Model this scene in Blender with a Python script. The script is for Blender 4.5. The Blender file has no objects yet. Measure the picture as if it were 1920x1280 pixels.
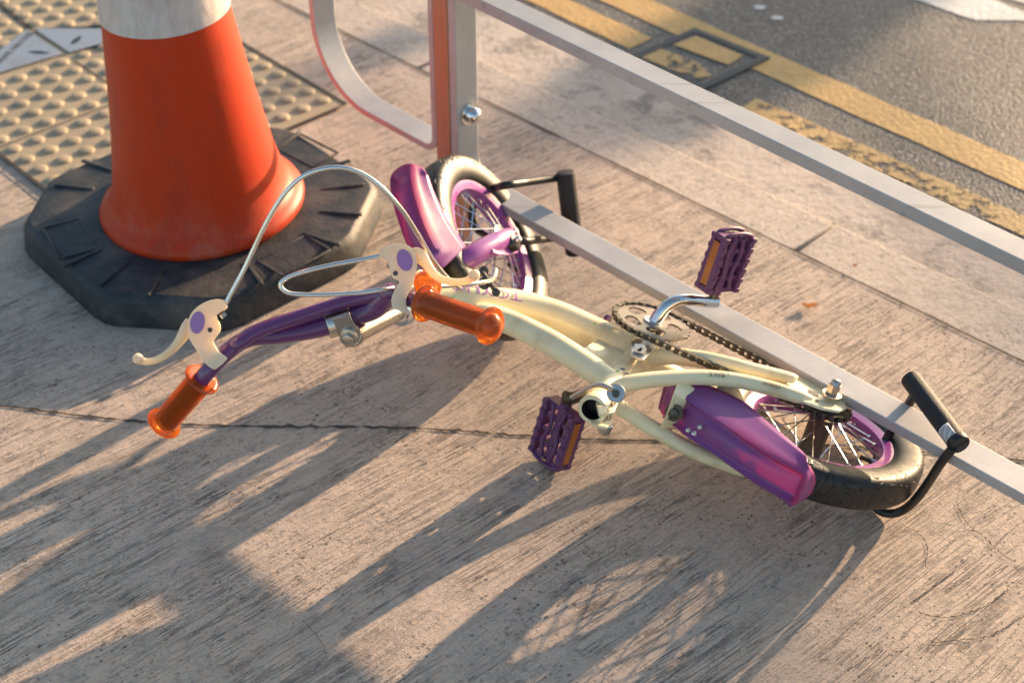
import bpy, bmesh, math, random
from mathutils import Vector as V, Matrix, noise
import numpy as np
random.seed(7)
sc = bpy.context.scene
C = sc.collection
R_ = math.radians
# ------------------------------------------------------------------ camera
F = 2960.0; TH = R_(37.6); H = 1.5
cam = bpy.data.cameras.new('camera'); camo = bpy.data.objects.new('camera', cam); C.objects.link(camo)
camo.location = (0, 0, H); camo.rotation_euler = (R_(90) - TH, 0, 0)
cam.sensor_width = 36; cam.lens = F / 1920 * 36; cam.clip_start = .05; cam.clip_end = 300
cam.dof.use_dof = True; cam.dof.focus_distance = 1.96; cam.dof.aperture_fstop = 4.5
sc.camera = camo
# ------------------------------------------------------------------ light
EL = R_(10.9); AZ = V((.706, .708, 0)).normalized()
SUN = V((AZ.x * math.cos(EL), AZ.y * math.cos(EL), math.sin(EL)))
w = bpy.data.worlds.new('World'); sc.world = w; w.use_nodes = True
nt = w.node_tree; bg = nt.nodes['Background']
sk = nt.nodes.new('ShaderNodeTexSky'); sk.sky_type = 'NISHITA'; sk.sun_disc = False
sk.sun_elevation = EL; sk.sun_rotation = R_(45); sk.dust_density = 2.0; sk.ozone_density = 1.5
wb = nt.nodes.new('ShaderNodeMix'); wb.data_type = 'RGBA'; wb.blend_type = 'MULTIPLY'; wb.inputs[0].default_value = 1; wb.inputs[7].default_value = (1.02, 1.0, .95, 1)   # camera white balance (warm), sky and sun alike
nt.links.new(sk.outputs[0], wb.inputs[6]); nt.links.new(wb.outputs[2], bg.inputs[0]); bg.inputs[1].default_value = .13
sl = bpy.data.lights.new('sun', 'SUN'); sl.energy = 5.0; sl.angle = R_(.55); sl.color = (1.0, .70, .44)
slo = bpy.data.objects.new('sun', sl); C.objects.link(slo); slo.rotation_euler = SUN.to_track_quat('Z', 'Y').to_euler()
vs = sc.view_settings; vs.view_transform = 'Standard'; vs.look = 'None'; vs.gamma = 1; vs.exposure = 1.30
# ------------------------------------------------------------------ geometry of the place
CAM = V((0, 0, H))
def ray(px, py):
    u = (px - 960) / F; v = (640 - py) / F
    return V((u, math.cos(TH) + v * math.sin(TH), -math.sin(TH) + v * math.cos(TH)))
def P(px, py, z=0.0):
    d = ray(px, py); return CAM + d * ((z - H) / d.z)
def RD(px, py, D): return CAM + ray(px, py) * D            # point at camera depth D
def depth(p): return p.y * math.cos(TH) - (p.z - H) * math.sin(TH)
def onp(px, py, n, c, off=0):
    d = ray(px, py); return CAM + d * ((off - n.dot(CAM - c)) / n.dot(d))
# ------------------------------------------------------------------ mesh helpers
class MB:
    def __init__(s): s.v = []; s.f = []; s.uv = None
    def add(s, vs, fs):
        o = len(s.v); s.v += [V(x) for x in vs]; s.f += [tuple(i + o for i in f) for f in fs]
    def box(s, c, ax, ay, az, hx, hy, hz):
        ax, ay, az = [V(a).normalized() for a in (ax, ay, az)]
        vs = [c + ax * (hx * i) + ay * (hy * j) + az * (hz * k) for i in (-1, 1) for j in (-1, 1) for k in (-1, 1)]
        s.add(vs, [(0, 1, 3, 2), (4, 6, 7, 5), (0, 4, 5, 1), (2, 3, 7, 6), (0, 2, 6, 4), (1, 5, 7, 3)])
    def plate(s, pts, off):
        n = len(pts); off = V(off)
        vs = list(pts) + [p + off for p in pts]
        s.add(vs, [tuple(range(n)), tuple(range(2 * n - 1, n - 1, -1))] + [(i, i + n, (i + 1) % n + n, (i + 1) % n) for i in range(n)])
    def tube(s, pts, rad, n=14, closed=False, flat=1.0, up=None):
        m = len(pts); pts = [V(p) for p in pts]
        if not hasattr(rad, '__len__'): rad = [rad] * m
        T = []
        for i in range(m):
            if closed: t = pts[(i + 1) % m] - pts[i - 1]
            else: t = pts[min(i + 1, m - 1)] - pts[max(i - 1, 0)]
            T.append(t.normalized())
        a = up.copy() if up else (V((0, 0, 1)) if abs(T[0].z) < .9 else V((1, 0, 0)))
        a = (a - T[0] * a.dot(T[0])).normalized(); vs = []
        for i in range(m):
            a = (a - T[i] * a.dot(T[i])).normalized(); b = T[i].cross(a)
            for k in range(n):
                t = 2 * math.pi * k / n; vs.append(pts[i] + (a * math.cos(t) + b * (math.sin(t) * flat)) * rad[i])
        fs = []
        for i in range(m if closed else m - 1):
            j = (i + 1) % m
            for k in range(n):
                k2 = (k + 1) % n; fs.append((i * n + k, i * n + k2, j * n + k2, j * n + k))
        if not closed: fs += [tuple(range(n - 1, -1, -1)), tuple((m - 1) * n + k for k in range(n))]
        s.add(vs, fs)
    def lathe(s, o, ax, prof, n=32, closed=False, ref=None):
        ax = V(ax).normalized(); r = V(ref) if ref else (V((0, 0, 1)) if abs(ax.z) < .9 else V((1, 0, 0)))
        a = (r - ax * r.dot(ax)).normalized(); b = ax.cross(a); vs = []
        for h, rr in prof:
            for k in range(n):
                t = 2 * math.pi * k / n; vs.append(o + ax * h + (a * math.cos(t) + b * math.sin(t)) * rr)
        fs = []; m = len(prof)
        for i in range(m if closed else m - 1):
            j = (i + 1) % m
            for k in range(n):
                k2 = (k + 1) % n; fs.append((i * n + k, i * n + k2, j * n + k2, j * n + k))
        if not closed:
            if prof[0][1] > 1e-6: fs.append(tuple(range(n - 1, -1, -1)))
            if prof[-1][1] > 1e-6: fs.append(tuple((m - 1) * n + k for k in range(n)))
        s.add(vs, fs)
def smooth(pts, k=6):
    """catmull-rom through tuples/vectors of any length"""
    pts = [tuple(p) for p in pts]; q = [pts[0]] + pts + [pts[-1]]; out = []
    for i in range(len(pts) - 1):
        a, b, c, d = [np.array(x, float) for x in q[i:i + 4]]
        for j in range(k):
            t = j / k
            out.append(tuple(.5 * ((2 * b) + (-a + c) * t + (2 * a - 5 * b + 4 * c - d) * t * t + (-a + 3 * b - 3 * c + d) * t ** 3)))
    out.append(pts[-1]); return out
def obj(name, mb, mat, parent=None, sm=True, bevel=0, sub=0, solid=0, ang=35):
    me = bpy.data.meshes.new(name)
    org = parent['_o'] if parent is not None and '_o' in parent.keys() else (0, 0, 0)
    org = V(org)
    me.from_pydata([tuple(v - org) for v in mb.v], [], mb.f); me.validate()
    bm = bmesh.new(); bm.from_mesh(me); bmesh.ops.remove_doubles(bm, verts=bm.verts, dist=1e-6)
    bmesh.ops.recalc_face_normals(bm, faces=bm.faces)
    bm.to_mesh(me); bm.free()
    if mb.uv:
        pass
    me.materials.append(mat)
    o = bpy.data.objects.new(name, me); C.objects.link(o)
    if sm:
        for p in me.polygons: p.use_smooth = True
        me.set_sharp_from_angle(angle=R_(ang))
    if parent is not None:
        o.parent = parent; o['_o'] = list(org)
    if bevel:
        b = o.modifiers.new('b', 'BEVEL'); b.width = bevel; b.segments = 2; b.limit_method = 'ANGLE'; b.angle_limit = R_(30)
        b.harden_normals = False
    if solid:
        b = o.modifiers.new('s', 'SOLIDIFY'); b.thickness = solid; b.offset = 0
    if sub:
        b = o.modifiers.new('u', 'SUBSURF'); b.levels = sub; b.render_levels = sub
    return o
def thing(name, label, cat, loc, group=None):
    o = bpy.data.objects.new(name, None); C.objects.link(o); o.location = loc; o.empty_display_size = .05
    o['label'] = label; o['category'] = cat; o['_o'] = list(loc)
    if group: o['group'] = group
    return o
def tag(o, label=None, cat=None, kind=None, group=None):
    if label: o['label'] = label
    if cat: o['category'] = cat
    if kind: o['kind'] = kind
    if group: o['group'] = group
    return o
def copyobj(o, parent, M=None):
    c = o.copy(); C.objects.link(c); c.parent = parent; return c
# ------------------------------------------------------------------ material helpers
class NT:
    def __init__(s, name):
        s.m = bpy.data.materials.new(name); s.m.use_nodes = True; s.t = s.m.node_tree; s.b = s.t.nodes['Principled BSDF']; s.out = s.t.nodes['Material Output']
    def n(s, typ, **k):
        x = s.t.nodes.new(typ)
        for a, v in k.items():
            if a.startswith('i_'):
                key = a[2:]; key = int(key) if key.isdigit() else key.replace('_', ' ')
                x.inputs[key].default_value = v
            else: setattr(x, a, v)
        return x
    def l(s, a, b): s.t.links.new(a, b)
    def noise(s, vec, scale, detail=4, rough=.55, dist=0):
        x = s.n('ShaderNodeTexNoise', i_Scale=scale, i_Detail=detail, i_Roughness=rough, i_Distortion=dist); s.l(vec, x.inputs['Vector']); return x.outputs[0]
    def ramp(s, fac, stops):
        x = s.n('ShaderNodeValToRGB'); e = x.color_ramp.elements
        while len(e) < len(stops): e.new(.5)
        for q, (p, c) in zip(e, stops):
            q.position = p; q.color = (*c, 1) if hasattr(c, '__len__') else (c, c, c, 1)
        s.l(fac, x.inputs[0]); return x.outputs[0]
    def mix(s, fac, a, b, mode='MIX'):
        x = s.n('ShaderNodeMix', data_type='RGBA', blend_type=mode)
        for sock, val in ((0, fac), (6, a), (7, b)):
            if hasattr(val, 'is_linked') or hasattr(val, 'links'): s.l(val, x.inputs[sock])
            elif hasattr(val, '__len__'): x.inputs[sock].default_value = (*val, 1) if len(val) == 3 else val
            else: x.inputs[sock].default_value = val if sock == 0 else (val, val, val, 1)
        return x.outputs[2]
    def math(s, op, a, b=None, c=None):
        x = s.n('ShaderNodeMath', operation=op)
        for i, v in enumerate((a, b, c)):
            if v is None: continue
            if hasattr(v, 'links'): s.l(v, x.inputs[i])
            else: x.inputs[i].default_value = v
        return x.outputs[0]
    def obj(s): return s.n('ShaderNodeTexCoord').outputs['Object']
    def mapping(s, vec, rot=0, scale=(1, 1, 1), loc=(0, 0, 0)):
        x = s.n('ShaderNodeMapping'); x.inputs['Rotation'].default_value = (0, 0, rot); x.inputs['Scale'].default_value = scale; x.inputs['Location'].default_value = loc
        s.l(vec, x.inputs[0]); return x.outputs[0]
    def bump(s, h, dist, strength=1.0, prev=None):
        x = s.n('ShaderNodeBump', i_Strength=strength, i_Distance=dist); s.l(h, x.inputs['Height'])
        if prev is not None: s.l(prev, x.inputs['Normal'])
        return x.outputs[0]
def plain(name, col, rough=.4, metal=0, spec=.5, coat=0, grime=.0, gcol=(.12, .09, .06), bump=0, bscale=300, rvar=0, dscale=14):
    t = NT(name); o = t.obj(); b = t.b
    n = t.noise(o, dscale, 6, .65)
    c = t.mix(t.ramp(n, [(.5, 0), (.72, grime)]), col, gcol) if grime else None
    if c is not None: t.l(c, b.inputs['Base Color'])
    else: b.inputs['Base Color'].default_value = (*col, 1)
    n2 = t.noise(o, 60, 5, .6)
    t.l(t.math('ADD', t.math('MULTIPLY', t.math('SUBTRACT', n2, .5), rvar + .12), rough), b.inputs['Roughness'])
    b.inputs['Metallic'].default_value = metal; b.inputs['Specular IOR Level'].default_value = spec
    b.inputs['Coat Weight'].default_value = coat
    if bump: t.l(t.bump(t.noise(o, bscale, 3), bump), b.inputs['Normal'])
    return t.m
def translucent(name, col, tcol, fac, rough=.3, grime=0, gcol=(.2, .15, .1), coat=0., col2=None):
    t = NT(name); o = t.obj()
    n = t.noise(o, 25, 5, .6)
    if grime: t.l(t.mix(t.ramp(n, [(.5, 0), (.75, grime)]), col, gcol), t.b.inputs['Base Color'])
    else: t.b.inputs['Base Color'].default_value = (*col, 1)
    if col2:
        at = t.n('ShaderNodeAttribute', attribute_name='pink'); t.l(t.mix(at.outputs['Fac'], t.mix(t.ramp(n, [(.5, 0), (.75, grime)]), col, gcol), col2), t.b.inputs['Base Color'])
    t.l(t.math('ADD', t.math('MULTIPLY', t.math('SUBTRACT', t.noise(o, 70, 4), .5), .2), rough), t.b.inputs['Roughness'])
    t.b.inputs['Coat Weight'].default_value = coat
    tr = t.n('ShaderNodeBsdfTranslucent'); tr.inputs[0].default_value = (*tcol, 1)
    mx = t.n('ShaderNodeMixShader', i_0=fac); t.l(t.b.outputs[0], mx.inputs[1]); t.l(tr.outputs[0], mx.inputs[2]); t.l(mx.outputs[0], t.out.inputs[0])
    return t.m
M = {}
M['cream'] = plain('cream_paint', (.88, .785, .50), .33, coat=.25, grime=.6, gcol=(.42, .27, .10), rvar=.1, dscale=11)
M['cream_plastic'] = translucent('cream_plastic', (.92, .80, .60), (1.0, .84, .58), .26, .34, grime=.2, gcol=(.55, .44, .30))
for nd in M['cream_plastic'].node_tree.nodes:
    if nd.type == 'BSDF_PRINCIPLED': nd.inputs['Subsurface Weight'].default_value = .5; nd.inputs['Subsurface Radius'].default_value = (.02, .012, .006); nd.inputs['Subsurface Scale'].default_value = 1.0
M['purple'] = plain('purple_paint', (.12, .027, .135), .22, coat=.6, grime=.25, gcol=(.16, .06, .16))
M['fork'] = plain('violet_paint', (.28, .07, .30), .25, coat=.6, grime=.2, gcol=(.3, .15, .25))
M['fender'] = translucent('fender_plastic', (.24, .085, .30), (1.0, .06, .20), .22, .32, grime=.25, gcol=(.3, .14, .22), col2=(.42, .055, .18))
M['rim'] = plain('rim_paint', (.34, .08, .33), .28, coat=.5, grime=.1)
M['rubber'] = None
M['chrome'] = plain('chrome', (.72, .73, .74), .14, metal=1, grime=.25, gcol=(.3, .24, .18), rvar=.1)
M['alloy'] = plain('worn_alloy', (.66, .60, .53), .24, metal=1, grime=.5, gcol=(.28, .22, .17), rvar=.1)
M['ring'] = plain('chainring_steel', (.24, .21, .19), .38, metal=.75, grime=.6, gcol=(.2, .13, .09))
M['steel'] = plain('dull_steel', (.62, .58, .52), .32, metal=1, grime=.6, gcol=(.22, .15, .1))
M['dark'] = plain('dark_steel', (.12, .11, .09), .45, metal=.8, grime=.5, gcol=(.2, .12, .06))
M['black'] = plain('black_plastic', (.012, .013, .014), .42)
M['foam'] = plain('black_foam', (.007, .009, .013), .6, bump=.0012, bscale=520)
M['orange_grip'] = None
M['pedal'] = plain('pedal_plastic', (.135, .045, .125), .42, spec=.4)
M['amber'] = plain('amber_reflector', (.42, .12, .012), .35, coat=.2)
M['violet_badge'] = plain('badge', (.42, .20, .44), .5)
M['label'] = plain('label', (.7, .68, .66), .5)
M['ink'] = plain('lettering_black', (.02, .02, .03), .5)
M['inkp'] = plain('lettering_purple', (.33, .13, .42), .5)
M['inkg'] = plain('decal_green', (.35, .6, .15), .5)
M['inkb'] = plain('decal_blue', (.08, .07, .25), .5)
M['inkr'] = plain('lettering_brown', (.3, .12, .08), .5)
M['cable'] = plain('cable_housing', (.74, .72, .67), .2, metal=.85, coat=.5, grime=.2)
# orange grip: clear tinted vinyl
t = NT('orange_grip'); t.b.inputs['Base Color'].default_value = (.92, .27, .03, 1); t.b.inputs['Roughness'].default_value = .16
t.b.inputs['Transmission Weight'].default_value = .88; t.b.inputs['IOR'].default_value = 1.42; t.b.inputs['Coat Weight'].default_value = .3
o = t.obj(); t.l(t.ramp(t.noise(o, 60, 4), [(.3, .1), (.7, .26)]), t.b.inputs['Roughness']); M['orange_grip'] = t.m
tr = t.n('ShaderNodeBsdfTranslucent'); tr.inputs[0].default_value = (1, .27, .02, 1); df = t.n('ShaderNodeBsdfDiffuse'); df.inputs[0].default_value = (.85, .20, .015, 1)
m0 = t.n('ShaderNodeMixShader', i_0=.5); t.l(tr.outputs[0], m0.inputs[1]); t.l(df.outputs[0], m0.inputs[2]); m1_ = t.n('ShaderNodeMixShader', i_0=.20); t.l(t.b.outputs[0], m1_.inputs[1]); t.l(m0.outputs[0], m1_.inputs[2]); t.l(m1_.outputs[0], t.out.inputs[0])
# tyre rubber with flame-shaped grooves (thin contour lines of a smooth field)
t = NT('tyre_rubber'); o = t.obj(); t.b.inputs['Roughness'].default_value = .42; t.b.inputs['Specular IOR Level'].default_value = .6
n = t.noise(o, 22, 1, .3, 1.2)
k = t.math('ABSOLUTE', t.math('SUBTRACT', t.math('FRACT', t.math('MULTIPLY', n, 7)), .5))
g = t.ramp(k, [(.0, 0), (.055, 0), (.095, 1)])
tcol = t.mix(t.ramp(t.noise(o, 30, 6, .7), [(.45, 0), (.7, .2)]), (.010, .012, .0125), (.05, .043, .035))
t.l(t.ramp(t.noise(o, 80, 4), [(.3, .38), (.7, .58)]), t.b.inputs['Roughness'])
atb = t.n('ShaderNodeAttribute', attribute_name='tread')
hh = t.mix(atb.outputs['Fac'], 1.0, g)
t.l(t.mix(t.math('MULTIPLY', t.math('SUBTRACT', 1.0, t.n('ShaderNodeSeparateColor').outputs[0]) if False else t.math('SUBTRACT', 1.0, hh), .9), tcol, (.003, .003, .003)), t.b.inputs['Base Color'])
t.l(t.bump(t.noise(o, 500, 2), .0002, 1, t.bump(hh, .0025, 1)), t.b.inputs['Normal']); M['rubber'] = t.m
# galvanised steel
t = NT('galvanised_steel'); o = t.obj(); vz = t.n('ShaderNodeTexVoronoi', i_Scale=60.0); t.l(o, vz.inputs['Vector'])
c = t.mix(t.ramp(t.noise(o, 9, 6, .6), [(.35, 0), (.65, 1)]), (.40, .40, .405), (.50, .495, .49))
c = t.mix(t.ramp(t.noise(o, 55, 6, .8), [(.60, 0), (.70, .35)]), c, (.62, .61, .60))
c = t.mix(t.ramp(t.noise(t.mapping(o, R_(45), (3, 60, 60)), 1, 4, .7), [(.63, 0), (.68, .4)]), c, (.24, .22, .21))
c = t.mix(t.ramp(t.noise(o, 22, 8, .75), [(.62, 0), (.72, .55)]), c, (.3, .27, .25))
t.l(c, t.b.inputs['Base Color']); t.b.inputs['Metallic'].default_value = .40
t.l(t.ramp(t.noise(o, 120, 5), [(.3, .48), (.7, .64)]), t.b.inputs['Roughness']); t.l(t.bump(t.noise(o, 420, 3), .00022), t.b.inputs['Normal']); M['galv'] = t.m
t = NT('reflection_tinted_post_steel'); o = t.obj()
c = t.mix(t.ramp(t.noise(t.mapping(o, 0, (40, 40, 3)), 1.2, 6, .7), [(.3, .55), (.7, 1)]), (.42, .40, .38), (.50, .155, .05))  # cone's orange reflection deepened by streaky orange put into the colour
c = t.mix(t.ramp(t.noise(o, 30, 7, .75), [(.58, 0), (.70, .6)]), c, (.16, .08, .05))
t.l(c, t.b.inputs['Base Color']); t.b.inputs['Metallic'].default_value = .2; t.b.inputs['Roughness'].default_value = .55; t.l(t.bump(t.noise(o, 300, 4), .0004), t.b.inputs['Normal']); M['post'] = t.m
# cone orange, stripe, base rubber
t = NT('cone_plastic'); o = t.obj()
c = t.mix(t.ramp(t.noise(o, 6, 6, .7), [(.52, 0), (.8, .35)]), (.52, .038, .004), (.42, .10, .05))
c = t.mix(t.ramp(t.noise(t.mapping(o, 0, (30, 30, 2)), 3, 6, .7), [(.6, 0), (.75, .3)]), c, (.45, .12, .08))
c = t.mix(t.ramp(t.noise(t.mapping(o, .3, (1, 1, .25)), 20, 8, .78), [(.54, 0), (.62, .5)]), c, (.34, .035, .015))
sz = t.n('ShaderNodeSeparateXYZ'); t.l(o, sz.inputs[0])
low = t.ramp(sz.outputs[2], [(.055, 1), (.16, .12)])
c = t.mix(t.math('MULTIPLY', t.ramp(t.noise(t.mapping(o, 0, (1, 1, .6)), 17, 8, .75), [(.50, 0), (.66, .45)]), low), c, (.42, .18, .13))
c = t.mix(t.ramp(t.noise(o, 75, 4, .6), [(.68, 0), (.74, .5)]), c, (.25, .06, .04))
t.l(c, t.b.inputs['Base Color']); t.b.inputs['Roughness'].default_value = .48; t.b.inputs['Specular IOR Level'].default_value = .3
t.b.inputs['Subsurface Weight'].default_value = .05; t.b.inputs['Subsurface Radius'].default_value = (.02, .004, .001); t.b.inputs['Subsurface Scale'].default_value = .5; M['cone'] = t.m
t = NT('reflective_sleeve'); o = t.obj()
c = t.mix(t.ramp(t.noise(t.mapping(o, 0, (14, 14, 5)), 4, 8, .75), [(.45, 0), (.7, .7)]), (.62, .56, .52), (.38, .31, .28))
t.l(c, t.b.inputs['Base Color']); t.b.inputs['Roughness'].default_value = .45; t.l(t.bump(t.noise(o, 40, 5), .002), t.b.inputs['Normal']); M['sleeve'] = t.m
t = NT('base_rubber'); o = t.obj()
c = t.mix(t.ramp(t.noise(o, 12, 8, .7), [(.46, .0), (.70, .8)]), (.014, .022, .030), (.12, .10, .082))
t.l(c, t.b.inputs['Base Color']); t.b.inputs['Roughness'].default_value = .6; t.l(t.bump(t.noise(o, 140, 4), .0009), t.b.inputs['Normal']); M['base'] = t.m
# brushed concrete
def concrete(name, rot, pale=(.66, .525, .42), dark=(.50, .405, .335), groove=1.0, fine=1.0):  # pale base tone with darker mottling over it
    t = NT(name); o = t.obj()
    wn = t.n('ShaderNodeTexNoise', i_Scale=1.7, i_Detail=2.0); t.l(o, wn.inputs['Vector'])
    wsub = t.n('ShaderNodeVectorMath', operation='SUBTRACT'); t.l(wn.outputs['Color'], wsub.inputs[0]); wsub.inputs[1].default_value = (.5, .5, .5)
    # the broom strokes swirl more towards the near right corner
    px_ = t.n('ShaderNodeSeparateXYZ'); t.l(o, px_.inputs[0])
    sw = t.math('ADD', .045, t.math('MULTIPLY', .24, t.ramp(t.math('SUBTRACT', px_.outputs[0], px_.outputs[1]), [(0, 0), (0.001, 0)]) if False else t.ramp(t.math('ADD', t.math('MULTIPLY', t.math('SUBTRACT', px_.outputs[0], px_.outputs[1]), .5), 1.0), [(.58, 0), (.74, 1)])))
    wsc = t.n('ShaderNodeVectorMath', operation='SCALE'); t.l(wsub.outputs[0], wsc.inputs[0]); t.l(sw, wsc.inputs['Scale'])
    wad = t.n('ShaderNodeVectorMath', operation='ADD'); t.l(o, wad.inputs[0]); t.l(wsc.outputs[0], wad.inputs[1]); wp = wad.outputs[0]
    m1 = t.mapping(wp, -rot, (1, 1, 1))
    def nz(sc_, loc, det, rg=.6): return t.noise(t.mapping(m1, 0, sc_, loc), 1, det, rg)
    def contour(n, w): return t.ramp(t.math('ABSOLUTE', t.math('SUBTRACT', n, .5)), [(0, 1), (w, .85), (w * 2.2, 0)])
    ja = t.math('MULTIPLY', t.math('SUBTRACT', t.noise(o, 120, 5, .75), .5), .13)
    nA = t.math('ADD', nz((2.2, 62, 1), (0, 0, 0), 1), ja); nB = t.math('ADD', nz((3.6, 105, 1), (3, 5, 0), 1), ja); nC = t.math('ADD', nz((6, 160, 1), (7, 2, 0), 1), ja)
    mA = t.ramp(nz((4, 24, 1), (9, 1, 0), 4), [(.47, 0), (.52, 1)]); mB = t.ramp(nz((7, 34, 1), (2, 8, 0), 4), [(.45, 0), (.50, 1)]); mC = t.ramp(nz((9, 44, 1), (5, 3, 0), 4), [(.46, 0), (.52, 1)])
    gA = t.math('MULTIPLY', contour(nA, .011), mA); gB = t.math('MULTIPLY', contour(nB, .0105), mB); gC = t.math('MULTIPLY', t.math('MULTIPLY', contour(nC, .012), mC), .7)
    n1 = nz((6, 120, 1), (0, 4, 0), 5, .65)
    gD = t.math('MULTIPLY', t.ramp(nz((9, 60, 1), (4, 4, 0), 6, .74), [(.26, 1), (.31, 0)]), .4)
    patch = t.math('MULTIPLY', t.ramp(t.noise(o, 4.2, 5, .65), [(.36, .12), (.52, 1)]), t.ramp(t.noise(o, 19, 5, .7), [(.34, .15), (.54, 1)]))
    gr = t.math('MULTIPLY', t.math('MAXIMUM', t.math('MAXIMUM', gA, gB), t.math('MAXIMUM', gC, gD)), patch)
    def dots(scale, lo, r0, loc=(0, 0, 0)):
        v = t.n('ShaderNodeTexVoronoi', i_Scale=scale); t.l(t.mapping(m1, 0, (1, 1.5, 1), loc), v.inputs['Vector'])
        sp = t.n('ShaderNodeSeparateColor'); t.l(v.outputs['Color'], sp.inputs[0])
        on = t.math('GREATER_THAN', sp.outputs[0], lo); rad = t.math('MULTIPLY', sp.outputs[1], r0)
        d = t.math('ADD', v.outputs['Distance'], t.math('MULTIPLY', t.math('SUBTRACT', t.noise(o, scale * 2.5, 2), .5), .5))
        return t.math('MULTIPLY', t.ramp(t.math('SUBTRACT', d, rad), [(0, 1), (.09, 0)]), on)
    pits = t.math('MULTIPLY', dots(120, .62, .34), t.ramp(t.noise(o, 5.5, 5, .7), [(.44, 0), (.58, 1)])); pits2 = t.math('MULTIPLY', dots(260, .45, .42, (4, 2, 0)), t.ramp(t.noise(o, 8, 5, .7), [(.42, .05), (.6, 1)])); pits3 = t.ramp(t.noise(t.mapping(m1, 0, (1, 2.2, 1)), 42, 6, .74), [(.29, 1), (.36, 0)])
    cl = t.noise(o, 2.4, 6, .6)
    c = t.mix(t.ramp(cl, [(.3, 0), (.7, 1)]), tuple(x * .9 for x in pale), tuple(min(1, x * 1.07) for x in pale))
    c = t.mix(t.ramp(t.noise(o, 9, 5, .7), [(.52, 0), (.75, .6)]), c, dark)
    c = t.mix(t.ramp(n1, [(.3, .14), (.55, 0)]), c, (.2, .17, .15))
    c = t.mix(t.math('MULTIPLY', t.math('MULTIPLY', gr, t.ramp(t.noise(o, 11, 5, .7), [(.35, .4), (.6, 1)])), .85 * groove), c, (.105, .095, .088))
    c = t.mix(t.ramp(t.noise(o, 33, 6, .75), [(.50, 0), (.66, .35)]), c, (.24, .205, .18))
    c = t.mix(t.ramp(t.noise(o, 150, 4, .7), [(.52, 0), (.70, .45)]), c, (.22, .19, .17))
    c = t.mix(t.ramp(t.noise(o, 95, 5, .7), [(.60, 0), (.72, .35)]), c, (.75, .64, .54))
    c = t.mix(t.math('MULTIPLY', pits, .75), c, (.11, .10, .095))
    c = t.mix(t.math('MULTIPLY', pits2, .6), c, (.13, .12, .11))
    c = t.mix(t.math('MULTIPLY', pits3, .6), c, (.12, .11, .10))
    t.l(c, t.b.inputs['Base Color']); t.b.inputs['Roughness'].default_value = .85; t.b.inputs['Specular IOR Level'].default_value = .3
    h = t.math('SUBTRACT', 1.0, t.math('MULTIPLY', gr, .9 * groove))
    h = t.math('SUBTRACT', h, t.math('MULTIPLY', pits, .6)); h = t.math('SUBTRACT', h, t.math('MULTIPLY', pits2, .35)); h = t.math('SUBTRACT', h, t.math('MULTIPLY', pits3, .5))
    h = t.math('ADD', h, t.math('MULTIPLY', n1, .6 * groove))
    h = t.math('ADD', h, t.math('MULTIPLY', t.noise(o, 85, 6, .80), 1.7))
    h = t.math('SUBTRACT', h, t.math('MULTIPLY', t.ramp(t.noise(t.mapping(m1, 0, (1, 1.6, 1)), 30, 7, .8), [(.33, 1), (.42, 0)]), .9))
    nb = t.bump(h, .0020, 1.0)
    nb = t.bump(t.noise(o, 380, 5, .75), .0009 * fine, 1.0, nb)
    nb = t.bump(t.noise(o, 24, 4, .6), .004, .5, nb)
    t.l(nb, t.b.inputs['Normal']); return t.m
M['concrete'] = concrete('brushed_concrete', R_(41))
M['kerb'] = concrete('kerb_concrete', R_(-45), (.63, .54, .46), (.44, .38, .33), .15, .7)
# road surface: exposed aggregate
t = NT('road_aggregate'); o = t.obj(); vz = t.n('ShaderNodeTexVoronoi', i_Scale=190.0); t.l(o, vz.inputs['Vector'])
wn = t.noise(o, 60, 8, .75)
c = t.mix(t.ramp(vz.outputs['Distance'], [(.15, 0), (.6, 1)]), (.21, .195, .18), (.09, .085, .08))
c = t.mix(t.ramp(t.noise(o, 14, 6, .7), [(.5, 0), (.68, .7)]), c, (.07, .065, .06))
c = t.mix(t.ramp(t.noise(o, 130, 2), [(.66, 0), (.72, .8)]), c, (.5, .44, .38))
t.l(c, t.b.inputs['Base Color']); t.b.inputs['Roughness'].default_value = .62; t.b.inputs['Specular IOR Level'].default_value = .5
sc3 = t.n('ShaderNodeSeparateColor'); t.l(vz.outputs['Color'], sc3.inputs[0])
c = t.mix(t.ramp(sc3.outputs[0], [(.0, .55), (.45, 0)]), c, (.05, .05, .05)); c = t.mix(t.ramp(sc3.outputs[1], [(.80, 0), (1, .6)]), c, (.42, .38, .34)); t.l(c, t.b.inputs['Base Color'])
t.l(t.bump(t.math('SUBTRACT', t.math('MULTIPLY', sc3.outputs[2], .8), vz.outputs['Distance']), .0016, 1.0), t.b.inputs['Normal']); M['road'] = t.m
t = NT('gutter_concrete'); o = t.obj()
c = t.mix(t.ramp(t.noise(o, 7, 6, .65), [(.35, 0), (.65, 1)]), (.46, .385, .33), (.60, .52, .45))
c = t.mix(t.ramp(t.noise(o, 13, 8, .78), [(.50, 0), (.63, .75)]), c, (.15, .14, .135))
c = t.mix(t.ramp(t.noise(o, 60, 6, .7), [(.6, 0), (.66, .6)]), c, (.60, .54, .47))
t.l(c, t.b.inputs['Base Color']); t.b.inputs['Roughness'].default_value = .85; t.l(t.bump(t.noise(o, 60, 8, .7), .006), t.b.inputs['Normal']); M['gutter'] = t.m
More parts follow.
